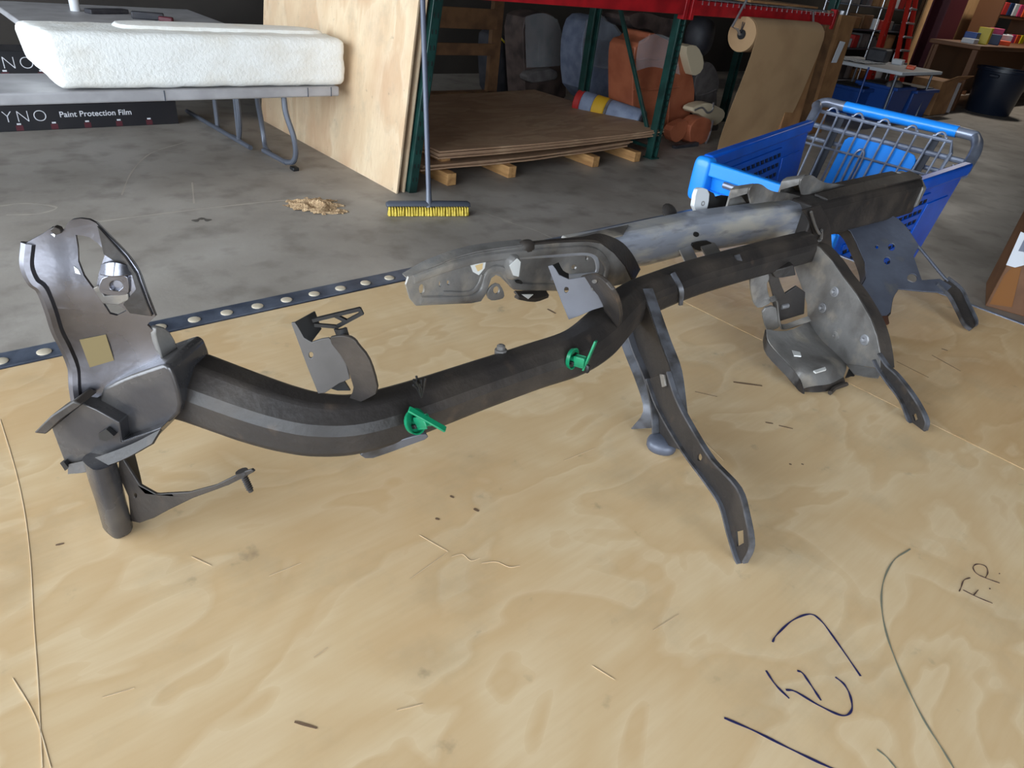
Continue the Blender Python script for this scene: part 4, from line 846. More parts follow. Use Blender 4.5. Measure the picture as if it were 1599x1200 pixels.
# car seats
def rotx(a): return Matrix.Rotation(a, 3, 'X')
def rotz(a): return Matrix.Rotation(a, 3, 'Z')
def seat(name, label, base, rz, mt, w=.5, h=.62, tilt=-.2, head=True, cushion=True, mt2=None, wrap=False, z=0., cat='car seat'):
    t = thing(name, label, cat, (base[0], base[1], z)); Rz = rotz(rz); B = V((base[0], base[1], z)); mt2 = mt2 or mt
    if cushion:
        MB().blob(B+Rz@V((0, 0, .17)), (w, .5, .2), Rz, 4, 24, 14, .05, 1).build('seat_cushion', mt, t)
        for s2 in (-1, 1): MB().blob(B+Rz@V((s2*w*.42, -.01, .2)), (.11, .48, .2), Rz, 3, 16, 10).build('side_bolster', mt2, t)
    zb = .2 if cushion else .0
    Rb = Rz@rotx(tilt)
    cb = B+Rz@V((0, .2 if cushion else 0, zb))+Rb@V((0, 0, h/2))
    bk = MB().blob(cb, (w, .16, h), Rb, 4.5, 26, 16, .05, 2).build('backrest', mt, t)
    for s2 in (-1, 1): MB().blob(cb+Rb@V((s2*w*.42, -.03, -.03)), (.10, .2, h*.88), Rb, 3, 16, 12).build('side_bolster', mt2, t)
    for k in (-.15, .12): MB().tube([cb+Rb@V((-w*.36, -.082, h*k)), cb+Rb@V((0, -.088, h*k-.01)), cb+Rb@V((w*.36, -.082, h*k))], .005, 6).build('seam', mt2, t)
    if head:
        for s2 in (-.06, .06): MB().tube([cb+Rb@V((s2, 0, h*.45)), cb+Rb@V((s2, 0, h*.58))], .008, 6).build('headrest_post', m_alum, t)
        MB().blob(cb+Rb@V((0, -.01, h*.64)), (.27, .11, .17), Rb, 3.2, 20, 12).build('headrest', mt2, t)
    if wrap: 
        MB().blob(cb+Rb@V((0, -.01, h*.22)), (w*1.06, .25, h*.58), Rb, 4, 28, 18, .22, 4).build('plastic_wrap', m_film, t)
    return t
q = W(955, 190, .0)
def slab(name, label, cat, px, Y, dep, mt, bev=.05, lean=0., seams=(), wrap=None, seam_mt=None, group=None):
    pl = Plane((0, Y, 0), (0, -1, lean)); pts = pl.pts(chaikin(px, 1))
    base = min(pts, key=lambda q: q.z)
    t = thing(name, label, cat, (base.x, Y+dep/2, max(base.z, 0)), group)
    MB().plate([q-pl.n*dep/2 for q in pts], pl.n, dep).build('padding', mt, t, bev, 5)
    for sm in seams: MB().tube(spline([q+pl.n*.002 for q in pl.pts(sm)], 4), .012, 6).build('seam', seam_mt or mt, t)
    if wrap: MB().sheet([[pl(*q)+pl.n*(.03+.02*noise.noise(V((i*1.7, j*2.3, Y)))) for j, q in enumerate(r)] for i, r in enumerate(wrap)], .002, 4, 4).build('plastic_wrap', m_film, t)
    return t
slab('car_seat', 'blue grey wrapped car seat behind the green diagonal rack brace', 'car seat', [(921, 28), (946, 26), (965, 45), (985, 80), (992, 170), (960, 178), (911, 150), (907, 105), (910, 58)], 5.75, .35, m_seatblue, .07, 0, [[(910, 58), (940, 62), (978, 66)], [(908, 100), (945, 106), (986, 108)], [(962, 112), (964, 140), (966, 172)]], [[(912, 30), (945, 26), (975, 60)], [(908, 60), (945, 70), (984, 82)], [(906, 100), (945, 108), (988, 112)]])
slab('car_seat', 'orange tan leather car seat under clear wrap beside the green post', 'car seat', [(993, 68), (1012, 63), (1016, 48), (1042, 63), (1055, 64), (1070, 85), (1082, 115), (1086, 149), (1080, 177), (1066, 192), (1045, 206), (1015, 206), (988, 198), (988, 140), (989, 93)], 4.95, .36, m_seator, .06, 0, [[(990, 95), (1020, 92), (1052, 96)], [(989, 140), (1020, 140), (1060, 136)], [(1048, 70), (1046, 130), (1042, 200)]], [[(994, 64), (1020, 52), (1052, 62)], [(990, 85), (1020, 82), (1056, 90)], [(990, 110), (1020, 104), (1058, 116)]])
slab('car_seat', 'dark brown seat back lying on top of the wrapped seats', 'car seat', [(979, 28), (992, 20), (1012, 20), (1035, 28), (1064, 32), (1066, 56), (1044, 66), (1028, 56), (1012, 44), (992, 46)], 5.35, .4, m_seatbr, .06)
slab('car_seat', 'tall dark brown seat standing behind the blue and orange seats', 'car seat', [(955, 20), (985, 40), (990, 60), (990, 175), (960, 175), (950, 100)], 6.2, .3, m_seatbr, .06)
slab('car_seat', 'black cloth car seat in shadow behind the wooden slat frame', 'car seat', [(770, 60), (784, 48), (800, 68), (817, 98), (822, 165), (775, 168)], 7.2, .35, m_seatbk, .06, 0, [[(782, 60), (800, 80), (812, 110)]], None, m_ylw)
slab('car_seat', 'dark brown wrapped car seat left of the back rack post', 'car seat', [(816, 30), (835, 20), (862, 20), (875, 45), (888, 85), (882, 172), (822, 174), (818, 100)], 6.7, .35, m_seatbr, .06, 0, [[(842, 60), (840, 100)]], [[(818, 25), (845, 20), (868, 30)], [(818, 60), (845, 66), (880, 70)], [(820, 105), (848, 104), (886, 100)]])
slab('seat_pad', 'pale grey seat pad in plastic lying behind the plywood stack', 'cushion', [(823, 116), (845, 110), (870, 107), (873, 124), (850, 128), (826, 131)], 6.55, .16, m_grcl, .03)
# bedroll
rp0, rp1 = OY(893, 158, 5.05), OY(1012, 190, 4.75)
rp0 = V((5.72, 5.72, .33)); rp1 = V((6.15, 4.78, .33))
ro = thing('rolled_mat', 'rolled blue grey mat with a yellow band and red end by the rack', 'mat', rp0)
rp0, rp1 = OP(900, 158, (5.75, 5.6, 0), (.9, .45, 0)), OP(1004, 192, (6.08, 4.82, 0), (.9, .45, 0)); dd = rp1-rp0
def seg(u0, u1, r, mt, nm): MB().lathe(rp0+dd*u0, [(r*.9, 0), (r, .01), (r, dd.length*(u1-u0)-.01), (r*.9, dd.length*(u1-u0))], dd, 20).build(nm, mt, ro)
seg(0, .10, .125, m_red, 'end_cap'); seg(.10, .28, .13, m_seatblue, 'roll'); seg(.28, .46, .132, m_yel, 'band'); seg(.46, .50, .131, m_grcl, 'band'); seg(.50, .97, .128, m_seatblue, 'roll'); seg(.97, 1.0, .12, m_seatbk, 'end_cap')
slab('headrest_pad', 'cream rounded headrest propped right of the green rack post', 'headrest', [(1070, 74), (1080, 70), (1090, 72), (1100, 93), (1097, 112), (1083, 120), (1078, 110)], 4.85, .16, m_cream, .06)
slab('boot_cushion', 'crumpled grey cloth cushion below the cream headrest', 'cushion', [(1098, 100), (1106, 96), (1116, 103), (1125, 126), (1118, 152), (1124, 215), (1088, 215), (1088, 154), (1082, 131)], 5.1, .3, m_grcl, .07, 0, [[(1086, 150), (1104, 146), (1118, 140)]])
slab('torn_seat_shell', 'white torn seat shell piece beside the kraft paper', 'seat part', [(1080, 176), (1084, 166), (1107, 160), (1120, 166), (1133, 173), (1131, 187), (1114, 199), (1100, 188), (1093, 178)], 4.75, .14, m_cream, .03, 0, [[(1084, 172), (1096, 168), (1104, 176), (1112, 172), (1114, 160)]], None, m_alum)
slab('seat_bolster', 'orange tan seat bolster on the floor by the kraft paper', 'seat part', [(1077, 200), (1086, 188), (1098, 182), (1112, 187), (1111, 206), (1101, 226), (1078, 228)], 4.66, .16, m_seator, .05, 0, [[(1113, 188), (1108, 210), (1098, 232)]], None, m_alum)
slab('seat_hinge_cover', 'small orange tan hinge cover hanging below the orange seat', 'seat part', [(1047, 200), (1064, 190), (1075, 187), (1071, 212), (1057, 224), (1047, 218)], 4.70, .1, m_seator, .03)
tag(MB().bar(OY(1052, 232, 4.62), OY(1088, 226, 4.62), .05, .06).build('seat_slide_rail', m_seatbk), 'black seat slide rail on the floor under the orange seat', 'seat part')
g = thing('dark_seat_piece', 'round dark seat piece hanging in shadow under the red beam', 'seat_piece', OY(1098, 60, 5.2))  # dark seat piece, built as a plain rounded blob
MB().blob(OY(1092, 58, 5.2), (.40, .3, .42), rotz(.3), 2.6, 22, 14).build('shell', m_seatbk, g)

# kraft paper roll with holder
kr = thing('kraft_paper_roll', 'roll of brown kraft paper on a wire holder, sheet hanging to the floor', 'paper roll', (7.6, 4.4, 0))
KY = 4.28
ka, kb = OY(1158, 55, KY), OY(1266, 58, KY); ka.z = kb.z = (ka.z+kb.z)/2; R_ = .158
MB().lathe(ka, [(.045, 0), (R_, .0), (R_, (kb-ka).length), (.045, (kb-ka).length)], kb-ka, 28).build('roll', m_kraft, kr)
MB().lathe(ka+V((-.012, 0, 0)), [(.045, 0), (.045, .02), (.028, .02), (.028, .002)], (1, 0, 0), 18).build('core', m_core, kr)
zt = ka.z
rows = []
for y, z in ((KY+.06, zt+.15), (KY-.03, zt+.156), (KY-.12, zt+.11), (KY-.16, zt), (KY-.14, zt-.3), (KY-.08, zt-.7), (KY-.05, .16), (KY-.07, .03), (KY-.14, .012)):
    n_ = noise.noise(V((z*3, 1, 0)))*.01
    xr = kb.x-.01-(.06 if z < .2 else 0)
    rows.append([V((ka.x+.015, y, z)), V((ka.x+(kb.x-ka.x)*.33, y+n_*.6, z)), V((ka.x+(kb.x-ka.x)*.66, y-n_, z)), V((xr, y+n_, z))])
MB().sheet(rows, .002, 3, 3).build('paper', m_kraft, kr)
MB().tube([OY(1166, 0, KY), OY(1143, 42, KY), OY(1152, 46, KY), ka+V((-.04, 0, 0)), ka], .012, 8).build('holder_rod', m_alum, kr)
MB().tube([OY(1270, 18, KY), kb+V((.03, 0, .05)), kb], .012, 8).build('holder_rod', m_alum, kr)
for px in (1160, 1164): MB().tube([ka+V((-.03, 0, .02)), OY(px, 34, KY)], .005, 6).build('holder_wire', m_seatbk, kr)
# leaning cardboard and lumber right of the paper
for (x0, x1, yt, yb, Y, mt, nm, lab, cat) in ((1212, 1238, 45, 214, 4.22, m_card, 'cardboard_sheet', 'tall brown cardboard sheet standing right of the kraft paper roll', 'cardboard'), (1242, 1256, 12, 196, 4.34, m_dwood, 'cardboard_sheet', 'narrow dark cardboard length behind the cart, second right of the kraft paper', 'cardboard'), (1266, 1288, 20, 180, 4.6, m_card, 'cardboard_sheet', 'wrapped cardboard length standing furthest right of the kraft paper', 'cardboard')):
    a, c, z0, z1 = rect(x0, x1, yt, yb, Y)
    o = MB().hexa([(a, Y-.03, 0), (c, Y-.03, 0), (c, Y+.03, 0), (a, Y+.03, 0), (a+.02, Y+.02, z1), (c+.02, Y+.02, z1), (c+.02, Y+.07, z1), (a+.02, Y+.07, z1)]).build(nm, mt, None, .004); tag(o, lab, cat)
MB().plate([OY(a, c, 4.56) for a, c in ((1312, 64), (1320, 66), (1306, 98), (1298, 98))], (0, 1, 0), .004).build('white_panel', m_lab, o)  # white panel beside the cardboard, joined to it as a part
for (a, c, l) in (((1282, 75), (1275, 196), 'thin blue steel rod standing behind the cart handle, left one'), ((1357, 105), (1326, 192), 'thin blue steel rod at the corner of the white far table')):
    o = MB().tube([OY(*a, 4.9), OY(*c, 4.9)], .014, 8).build('steel_rod', m_tote, None); tag(o, l, 'rod')

# ================================================================== shopping cart
ct = thing('shopping_cart', 'blue plastic shopping cart with grey steel handle behind the table', 'shopping cart', (2.9, 1.3, 0))
RZ = 1.04
FL = W(1104, 253, RZ); RL = W(1264, 196, RZ); RR = W(1509, 263, RZ); FR_ = V((FL.x+.01, RR.y-.07, RZ)); FR2 = W(1421, 295, RZ)
BZ = .50
def low(p, cx=2.95, cy=1.3, k=.86): return V((cx+(p.x-cx)*k, cy+(p.y-cy)*k, BZ))
bFL, bFR, bRL, bRR = low(FL), low(FR_), V((RL.x-.03, RL.y-.05, BZ)), V((RR.x-.03, RR.y+.05, BZ))
def quad_panel(name, a, b_, c, d_, t, nm_slat, nslat, inner):
    """a,b top edge; d,c bottom edge; with proud slats on both faces"""
    n = (b_-a).cross(d_-a).normalized()
    p = MB().plate([a, b_, c, d_], n, t).build(name, m_bluep, ct, .003)
    for k in range(nslat):
        v0 = .10+.80*k/nslat; v1 = v0+.80/nslat*.55
        q = lambda u, v: (a.lerp(b_, u)).lerp(d_.lerp(c, u), v)
        MB().plate([q(.05, v0), q(.68, v0), q(.68, v1), q(.05, v1)], n, t+.014).build(nm_slat, m_bluep, p, .002)
        for u in [x*.045+.07 for x in range(14)]:
            MB().plate([q(u, v1), q(u+.026, v1), q(u+.036, v0+.80/nslat), q(u+.012, v0+.80/nslat)], n, t+.006).build('slot', m_darkin, p)
    MB().plate([q(.72, .2), q(.94, .2), q(.94, .85), q(.72, .85)], n, t+.010).build('plain_field', m_bluep, p, .002)
    MB().bar(a, b_, .04, .05).build('rim', m_bluep, p, .008)
    return p
quad_panel('side_panel', FL, RL, bRL, bFL, .006, 'slat', 10, 1)
quad_panel('side_panel', FR_, RR, bRR, bFR, .006, 'slat', 10, -1)
nf = (FR_-FL).cross(bFL-FL).normalized()
fpn = MB().plate([FL, FR_, bFR, bFL], nf, .008).build('front_panel', m_bluep2, ct, .003)
for v in (.03, .22, .42, .62, .82):
    q = lambda u, w: FL.lerp(FR_, u).lerp(bFL.lerp(bFR, u), w)
    MB().bar(q(0, v)+V((-.012, 0, 0)), q(1, v)+V((-.012, 0, 0)), .03, .05).build('front_rib', m_bluep2, fpn, .005)
MB().tube([FL.lerp(FR_, .2)+V((-.03, 0, -.05)), FL.lerp(FR_, .95)+V((-.03, 0, -.05))], .012, 10).build('bumper_bar', m_cartst, fpn)
MB().blob(FL+V((-.005, 0, -.06)), (.06, .07, .16), None, 5).build('corner_cap', m_bluep2, fpn)
MB().plate([bFL, bFR, bRR, bRL], (0, 0, 1), .008).build('basket_floor', m_bluep, ct, .002)
MB().blob(V((3.05, 1.28, BZ+.16)), (.35, .3, .28), None, 3.5).build('seat_flap', m_bluep2, ct)
HZ = 1.12
h1, h2 = W(1282, 158, HZ), W(1535, 215, HZ)
k = lambda u: h1.lerp(h2, u)
hp = [RL+V((-.02, 0, -.02)), RL.lerp(h1, .5)+V((0, 0, .02)), h1+V((-.03, 0, -.02)), k(.04), k(.14), k(.5), k(.9), k(.97)+V((-.01, 0, -.01)), RR.lerp(h2, .55)+V((0, 0, .0)), RR+V((-.02, 0, -.02))]
MB().tube(spline(hp, 6), .024, 12).build('handle_frame', m_cartst, ct)
MB().tube([k(.17), k(.86)], .027, 12).build('handle_sleeve', m_bluep2, ct)
d1, d2 = RL+V((.18, .02, .02)), RR+V((.28, .04, .02))
for z, m_ in ((-.02, .013), (-.085, .011)): MB().tube([h1.lerp(d1, .3)+V((-.1, 0, -.06+z)), h2.lerp(d2, .3)+V((-.1, 0, -.06+z))], m_, 8).build('cross_bar', m_cartst, ct)
# wire gate with hoops
gt = bpy.data.objects.new('wire_gate', None); COL.objects.link(gt); adopt(gt, ct)
gtop = [h1+V((-.12, 0, -.02)), h2+V((-.12, 0, -.02))]; gbot = [h1+V((-.36, -.06, -.56)), h2+V((-.36, .02, -.56))]
gw = MB()
def gp(u, v): return gtop[0].lerp(gtop[1], u).lerp(gbot[0].lerp(gbot[1], u), v)
bpy.data.objects.remove(gt)
gate = MB().tube([gp(.06, 1), gp(.06, .1), gp(.09, .02), gp(.9, .02), gp(.93, .1), gp(.93, 1)], .009, 8).build('wire_gate', m_cartst, ct)
for j in range(5):
    u = .17+j*.165
    MB().tube(spline([gp(u-.04, 1), gp(u-.04, .1), gp(u-.03, .0), gp(u, -.035), gp(u+.03, .0), gp(u+.04, .1), gp(u+.04, 1)], 3), .0055, 6, up=(1, 0, .2)).build('wire', m_cartst, gate)
for v in (.30, .95): MB().tube([gp(.06, v), gp(.93, v)], .006, 6).build('wire', m_cartst, gate)
MB().tube(spline([gp(.42, .55), gp(.42, .3), gp(.45, .24), gp(.48, .3), gp(.48, .55)], 4), .006, 6, up=(1, 0, 0)).build('wire', m_cartst, gate)
for u in (0.0, .98): MB().tube(spline([gp(u, .18), gp(u+.02, .3), gp(u-.01, .42), gp(u+.02, .5), gp(u, 1)], 4), .008, 6, up=(1, 0, 0)).build('wire', m_cartst, gate)
for u in (.22, .80):
    MB().sheet([[gp(u-.015, .0)+V((.02, 0, 0)), gp(u+.03, .0)+V((.02, 0, 0))], [gp(u-.03, .4)+V((.015, 0, 0)), gp(u+.03, .4)+V((.015, 0, 0))], [gp(u-.03, .95)+V((.02, 0, 0)), gp(u+.03, .95)+V((.02, 0, 0))]], .004, 3, 1).build('strap', m_strap, ct)
ng = (gp(1, 0)-gp(0, 0)).cross(gp(0, 1)-gp(0, 0)).normalized(); gpl = Plane(gp(.5, .5)+V((.035, 0, 0)), ng)
MB().plate(gpl.pts(chaikin([(1314, 232), (1322, 216), (1340, 215), (1418, 238), (1432, 246), (1428, 262), (1404, 318), (1280, 300), (1296, 268)])), gpl.n, .03).build('seat_back', m_bluep2, ct, .01)
# undercarriage and casters
for s_y, A_, B_ in ((1, bFL, bRL), (-1, bFR, bRR)):
    MB().tube([A_+V((.1, 0, -.02)), A_+V((.12, 0, -.32)), B_+V((0, 0, -.34)), B_+V((.02, 0, -.02))], .014, 8).build('chassis_tube', m_cartst, ct)
    for q in (A_+V((.14, 0, 0)), B_):
        MB().lathe(V((q.x, q.y-.015, .064)), [(.03, 0), (.062, .002), (.062, .028), (.03, .03)], (0, 1, 0), 18).build('caster', m_blackp, ct)
        MB().bar(V((q.x, q.y, .064)), V((q.x, q.y, .17)), .03, .04, (1, 0, 0)).build('caster_fork', m_cartst, ct)
# carton at the right edge
ce0 = W(1538, 478, 0); cx = thing('shipping_carton', 'brown shipping carton with white label at the right edge beyond the table', 'carton', (4.3, .6, 0))
ctop = OP(1594, 362, (ce0.x, ce0.y, 0), (ce0.x, ce0.y, 0)).z
e1 = V((ce0.x, ce0.y, 0)); a1 = W(1475, 480, 0) if False else None
sd1 = V((.30, -.95, 0)); sd2 = V((.95, .30, 0))
pts = [e1, e1+sd1*.55, e1+sd1*.55+sd2*.5, e1+sd2*.5]
MB().hexa(pts+[q+V((0, 0, .62)) for q in pts]).build('carton_body', mat('brown_carton', srgb(126, 86, 56), .6, c2=srgb(108, 72, 46), scale=5), cx, .006)
nn = V((-.95, -.30, 0))
cp = Plane(e1+nn*.002, nn)
MB().plate(cp.pts([(1594, 362), (1640, 380), (1615, 410), (1585, 418), (1571, 414)]), nn, .002).build('label', m_lab, cx)
MB().plate([q+nn*.002 for q in cp.pts([(1599, 374), (1625, 384), (1612, 396), (1590, 392)])], nn, .001).build('barcode', m_barc, cx)
MB().plate(cp.pts([(1568, 430), (1580, 418), (1595, 418), (1580, 480), (1545, 475)]), nn, .0016).build('tape', m_tape, cx)

# ================================================================== far right of the hall
def goods(name, lab, cat, px, Y, dep, mt, bev=.01, grp=None, z0=None):
    a, c, lo, hi = rect(*px, Y)
    if z0 is not None: lo = z0
    o = MB().box(((a+c)/2, Y+dep/2, (lo+hi)/2), (c-a, dep, hi-lo)).build(name, mt, None, bev); tag(o, lab, cat, grp); return o
for lx, ly in ((18.0, 5.2),):  # unseen fill lamp, added to brighten the partition and the far right
    lamp = thing('added_fill_lamp', 'added fill lamp brightening the %s part of the hall, unseen above the view' % ('middle' if lx < 12 else 'far right'), 'lamp', (lx, ly, 4.95))
    MB().box((lx, ly, 4.9), (1.6, .3, .1)).build('housing', m_whi2, lamp, .01)
    for s2 in (-.08, .08): MB().tube([(lx-.75, ly+s2, 4.83), (lx+.75, ly+s2, 4.83)], .015, 8).build('fill_lamp_tube', m_whi2, lamp)
    l = bpy.data.lights.new('added_fill_light', 'AREA'); l.shape = 'RECTANGLE'; l.size = 1.5; l.size_y = .25; l.energy = 150; l.color = (1, .93, .82)
    lo_ = bpy.data.objects.new('added_fill_light', l); COL.objects.link(lo_); lo_.location = (lx, ly, 4.8); adopt(lo_, lamp)
# maroon column
a, c, _, _ = rect(1440, 1466, 60, 112, 6.1)
co = thing('steel_column', 'maroon steel building column behind the white far table', 'column', ((a+c)/2, 6.1, 0))
MB().box(((a+c)/2, 6.1, 2.5), (c-a, .03, 5)).build('flange', m_maroon, co); MB().box(((a+c)/2, 6.4, 2.5), (c-a, .03, 5)).build('flange', m_maroon, co); MB().box(((a+c)/2, 6.25, 2.5), (.04, .3, 5)).build('web', m_maroon, co)
MB().box(((a+c)/2, 6.25, .01), (c-a+.15, .5, .02)).build('base_plate', m_maroon, co)
# plywood partition
a = OY(1425, 60, 6.8).x; c = OY(1545, 60, 6.8).x; w = (c-a)/3
part = thing('plywood_partition', 'tan plywood partition wall behind the maroon column', 'partition', ((a+c)/2, 6.8, 0))
for j in range(3): MB().box((a+w*(j+.5), 6.8, 1.6), (w-.012, .03, 3.2)).build('panel', m_wallply, part, .003)
MB().box(((a+c)/2, 6.86, 1.6), (c-a, .06, 3.2)).build('backing', m_dwood, part)
# white far table with mat
wt = thing('white_table', 'white folding table with a checkered mat far behind the cart', 'table', (12.4, 5.2, 0))
MB().box((12.43, 5.32, .725), (1.55, 1.45, .05)).build('table_top', m_whi2, wt, .01)
for x in (11.75, 13.1):
    for y in (4.7, 5.95): MB().tube([(x, y, 0), (x, y, .7)], .02, 8).build('leg', m_leg, wt)
mt_ = thing('checker_mat', 'black and white checkered mat on the white far table', 'mat', (12.2, 5.6, .752))
MB().box((12.15, 5.6, .756), (.75, .7, .01)).build('mat_base', m_blackp, mt_)
for i in range(8):
    for j in range(7):
        if (i+j) % 2: MB().box((11.83+i*.092, 5.30+j*.1, .763), (.09, .098, .004)).build('check_square', m_check, mt_)
tag(MB().box((12.55, 4.85, .775), (.26, .12, .05), .3).build('orange_case', m_org, None, .01), 'small orange plastic case on the white far table', 'case')
tag(MB().box((12.75, 5.5, .85), (.42, .3, .2), .2).build('black_case', m_seatbk, None, .03), 'black tool case on the white far table under the ladder', 'case')
tag(MB().box((12.98, 5.25, .79), (.2, .16, .08), .2).build('white_tray', m_whi2, None, .01), 'small white tray on the white far table beside the column', 'tray')
# ladder
ld = thing('step_ladder', 'red fibreglass step ladder standing behind the white far table', 'ladder', (13.2, 6.25, 0))
LY = 6.3
def rail(a, c): 
    p, q = OY(*a, LY), OY(*c, LY); d = (p-q).normalized(); q = q-d*(q.z/d.z); return q, p+d*.5
r1, r2, r3 = rail((1399, 0), (1381, 86)), rail((1420, 0), (1401, 85)), rail((1430, 0), (1415, 85))
for n_, r in enumerate((r1, r2, r3)): MB().bar(r[0]+V((0, .25 if n_ == 0 else 0, 0)), r[1], .08, .05, (1, 0, 0)).build('rail', m_ladder, ld, .004)
MB().bar(r1[0]+V((.3, .3, 0)), r1[1]+V((.1, .02, 0)), .07, .05, (1, 0, 0)).build('rail', m_ladder, ld, .004)
for j in range(8):
    t = .06+j*.11
    p, q = r2[0].lerp(r2[1], t), r3[0].lerp(r3[1], t); MB().bar(p, q, .12, .035).build('step', m_alum, ld, .004)
    p, q = r1[0].lerp(r1[1], t)+V((0, .25*(1-t), 0)), (r1[0]+V((.3, .3, 0))).lerp(r1[1]+V((.1, .02, 0)), t); MB().bar(p, q, .03, .03).build('rear_rung', m_alum, ld)
# totes, open carton
for px, lab in (((1326, 1352, 140, 184), 'blue storage tote on the floor behind the cart handle, leftmost'), ((1374, 1402, 138, 190), 'blue storage tote in the middle of three behind the cart handle'), ((1408, 1440, 142, 186), 'blue storage tote rightmost of three behind the cart handle')):
    Y = W(sum(px[:2])/2, px[3], 0).y; a, c, lo, hi = rect(*px, Y); cxm = (a+c)/2; hw = (c-a)/2
    o = thing('storage_tote', lab, 'tote', (cxm, Y+.3, 0), 'blue totes behind the cart')
    MB().hexa([(cxm-hw*.88, Y, 0), (cxm+hw*.88, Y, 0), (cxm+hw*.88, Y+.5, 0), (cxm-hw*.88, Y+.5, 0), (cxm-hw, Y-.04, hi), (cxm+hw, Y-.04, hi), (cxm+hw, Y+.55, hi), (cxm-hw, Y+.55, hi)]).build('bin_body', m_tote, o, .015)
    MB().box((cxm, Y+.25, hi-.01), (hw*2.08, .68, .05)).build('bin_rim', m_tote, o, .01)
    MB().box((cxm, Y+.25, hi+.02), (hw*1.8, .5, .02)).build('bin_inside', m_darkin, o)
o = thing('crumpled_bag', 'crumpled clear bag sticking out of the middle blue tote', 'bag', OY(1398, 138, 6))
Yb = W(1388, 192, 0).y; MB().blob(OY(1392, 134, Yb+.15), (.3, .25, .16), None, 2.2, 18, 12, .6, 4).build('bag', m_grcl, o)
Y = W(1475, 178, 0).y; a, c, lo, hi = rect(1452, 1476, 128, 178, Y)
o = thing('open_carton', 'open cardboard carton on the floor under the white far table', 'carton', ((a+c)/2, Y, 0))
MB().hexa([(a, Y, 0), (c, Y, 0), (c, Y+.5, 0), (a, Y+.5, 0), (a, Y, hi), (c, Y, hi), (c, Y+.5, hi), (a, Y+.5, hi)]).build('carton_body', m_card, o, .008)
MB().sheet([[V((a, Y-.01, hi)), V((c, Y-.01, hi))], [V((a, Y-.2, hi+.12)), V((c, Y-.2, hi+.12))]], .01, 1, 1).build('flap', m_card, o)
MB().sheet([[V((c, Y, hi)), V((c, Y+.5, hi))], [V((c+.25, Y, hi-.2)), V((c+.25, Y+.5, hi-.2))]], .01, 1, 1).build('flap', m_card, o)
MB().box((c+.012, Y+.1, hi*.5), (.02, .3, hi*.9)).build('tape_strip', m_alum, o)
# desk with bin and goods
DY = 4.9
q = OY(1514, 74, DY); dz = q.z
a, c = OY(1500, 140, DY).x, OY(1599, 170, DY).x+1.5
dk = thing('work_desk', 'brown wooden desk crowded with goods at the far right', 'desk', (a+1, DY, 0))
MB().box(((a+c)/2+.2, DY+.4, dz), (c-a+.5, .9, .07)).build('desk_top', m_desk, dk, .01)
for x in (a+.1, c-.1):
    for y in (DY+.05, DY+.75): MB().box((x, y, dz/2-.02), (.1, .1, dz-.04)).build('leg', m_desk, dk, .005)
MB().box(((a+c)/2, DY+.78, dz*.55), (c-a, .03, dz*.8)).build('back_panel', m_desk, dk)
bc = W(1540, 176, 0)
bn = thing('waste_bin', 'tall dark navy waste bin in front of the far desk', 'bin', (bc.x, bc.y, 0))
bw = (OY(1572, 170, bc.y).x-OY(1512, 170, bc.y).x)/2*.40; bh = OY(1548, 108, bc.y).z
MB().lathe((bc.x, bc.y, 0), [(bw*.82, 0), (bw*.85, .02), (bw, bh*.93), (bw*1.07, bh*.94), (bw*1.07, bh), (bw*.98, bh), (bw*.9, bh*.6)], n=28).build('bin_body', m_bin, bn)
for sx in (-1, 1): MB().box((bc.x+sx*bw*1.06, bc.y, bh*.85), (.05, .16, .05)).build('grip', m_bin, bn, .01)
cols = [m_whi2, m_tote, m_ylw, m_whi2, m_navy, m_pink, m_org, m_whi2]
nm = ['white paper pad', 'blue box', 'yellow box', 'white carton', 'navy box', 'pink printed box', 'orange box', 'tall white box']
for j in range(8):
    x = a+.35+j*.30; hh = .08+.10*((j*7) % 3)
    o = MB().box((x, DY+.3+.1*(j % 2), dz+.036+hh/2), (.24, .22, hh), .1*j).build('goods_box', cols[j], None, .01); tag(o, f'{nm[j]} lying on the far brown desk', 'box', 'goods on the far desk')
sh = thing('goods_shelf', 'tall wooden goods shelf at the far right edge behind the desk', 'shelf', (a+4.4, 6.2, 0))
for z in (.4, 1.0, 1.6, 2.2): MB().box((a+5.0, 6.2, z), (2.6, .5, .04)).build('shelf_board', m_desk, sh)
for x in (a+3.7, a+6.3): MB().box((x, 6.2, 1.2), (.06, .5, 2.4)).build('side_board', m_desk, sh)
k_ = 0
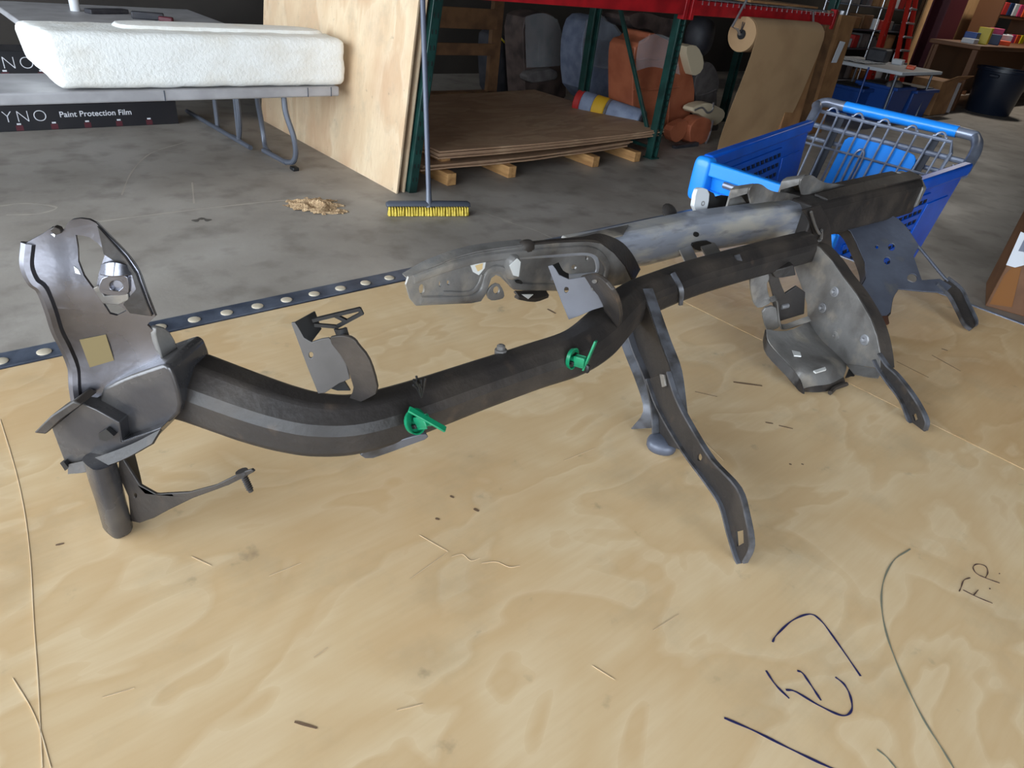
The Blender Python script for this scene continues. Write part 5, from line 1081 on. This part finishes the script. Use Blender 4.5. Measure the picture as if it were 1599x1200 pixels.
for z in (1.02, 1.62):
    for j in range(7):
        mt2 = [m_pink, m_org, m_ylw, m_whi2, m_red, m_navy, m_whi2][(j+int(z*3)) % 7]; cn = ['pink', 'orange', 'yellow', 'white', 'red', 'navy', 'white'][(j+int(z*3)) % 7]
        o = MB().box((a+3.95+j*.34, 6.05, z+.14), (.26, .2, .24)).build('goods_box', mt2, None, .01)
        tag(o, f'{cn} retail box, {["first", "second", "third", "fourth", "fifth", "sixth", "seventh"][j]} on the {"lower" if z < 1.3 else "upper"} far goods shelf board', 'box', 'boxes on the far goods shelf')
# wire shelf with assorted goods left of the ladder
WY = 6.6; xa, xb = OY(1300, 90, WY).x, OY(1395, 90, WY).x
ws = thing('wire_shelf', 'grey wire shelving unit crowded with goods behind the kraft paper', 'shelf', ((xa+xb)/2, WY, 0))
for x in (xa, (xa+xb)/2, xb):
    for y in (WY, WY+.45): MB().tube([(x, y, 0), (x, y, 2.4)], .016, 8).build('post', m_alum, ws)
zs = (.25, .8, 1.12, 1.5, 1.9)
for z in zs: MB().box(((xa+xb)/2, WY+.22, z), (xb-xa, .46, .025)).build('shelf_board', m_leg, ws, .004)
names = [('grey bin', m_grcl), ('white carton', m_whi2), ('brown carton', m_card), ('black case', m_seatbk), ('red box', m_red), ('dark brown box', m_dwood), ('silver can', m_alum)]
i_ = 0
for zi, z in enumerate(zs[:4]):
    x = xa+.12; jj = -1
    while x < xb-.25:
        jj += 1; w = random.uniform(.2, .42); hh = random.uniform(.12, .26); nme, mm = names[(i_*3+zi) % 7]; i_ += 1
        if nme == 'silver can': o = MB().lathe((x+w/2, WY+.2, z+.013), [(w*.4, 0), (w*.42, .01), (w*.42, hh), (w*.35, hh+.02), (w*.15, hh+.02)], n=16).build('paint_can', mm)
        else: o = MB().box((x+w/2, WY+.18, z+.013+hh/2), (w*.92, .3, hh)).build('goods_box', mm, None, .012)
        tag(o, f'{nme}, {["first", "second", "third", "fourth", "fifth", "sixth", "seventh", "eighth", "ninth", "tenth", "eleventh", "twelfth"][jj]} on the {["bottom", "second", "third", "top"][zi]} wire shelf board', 'box', 'goods on the wire shelf'); x += w+.05
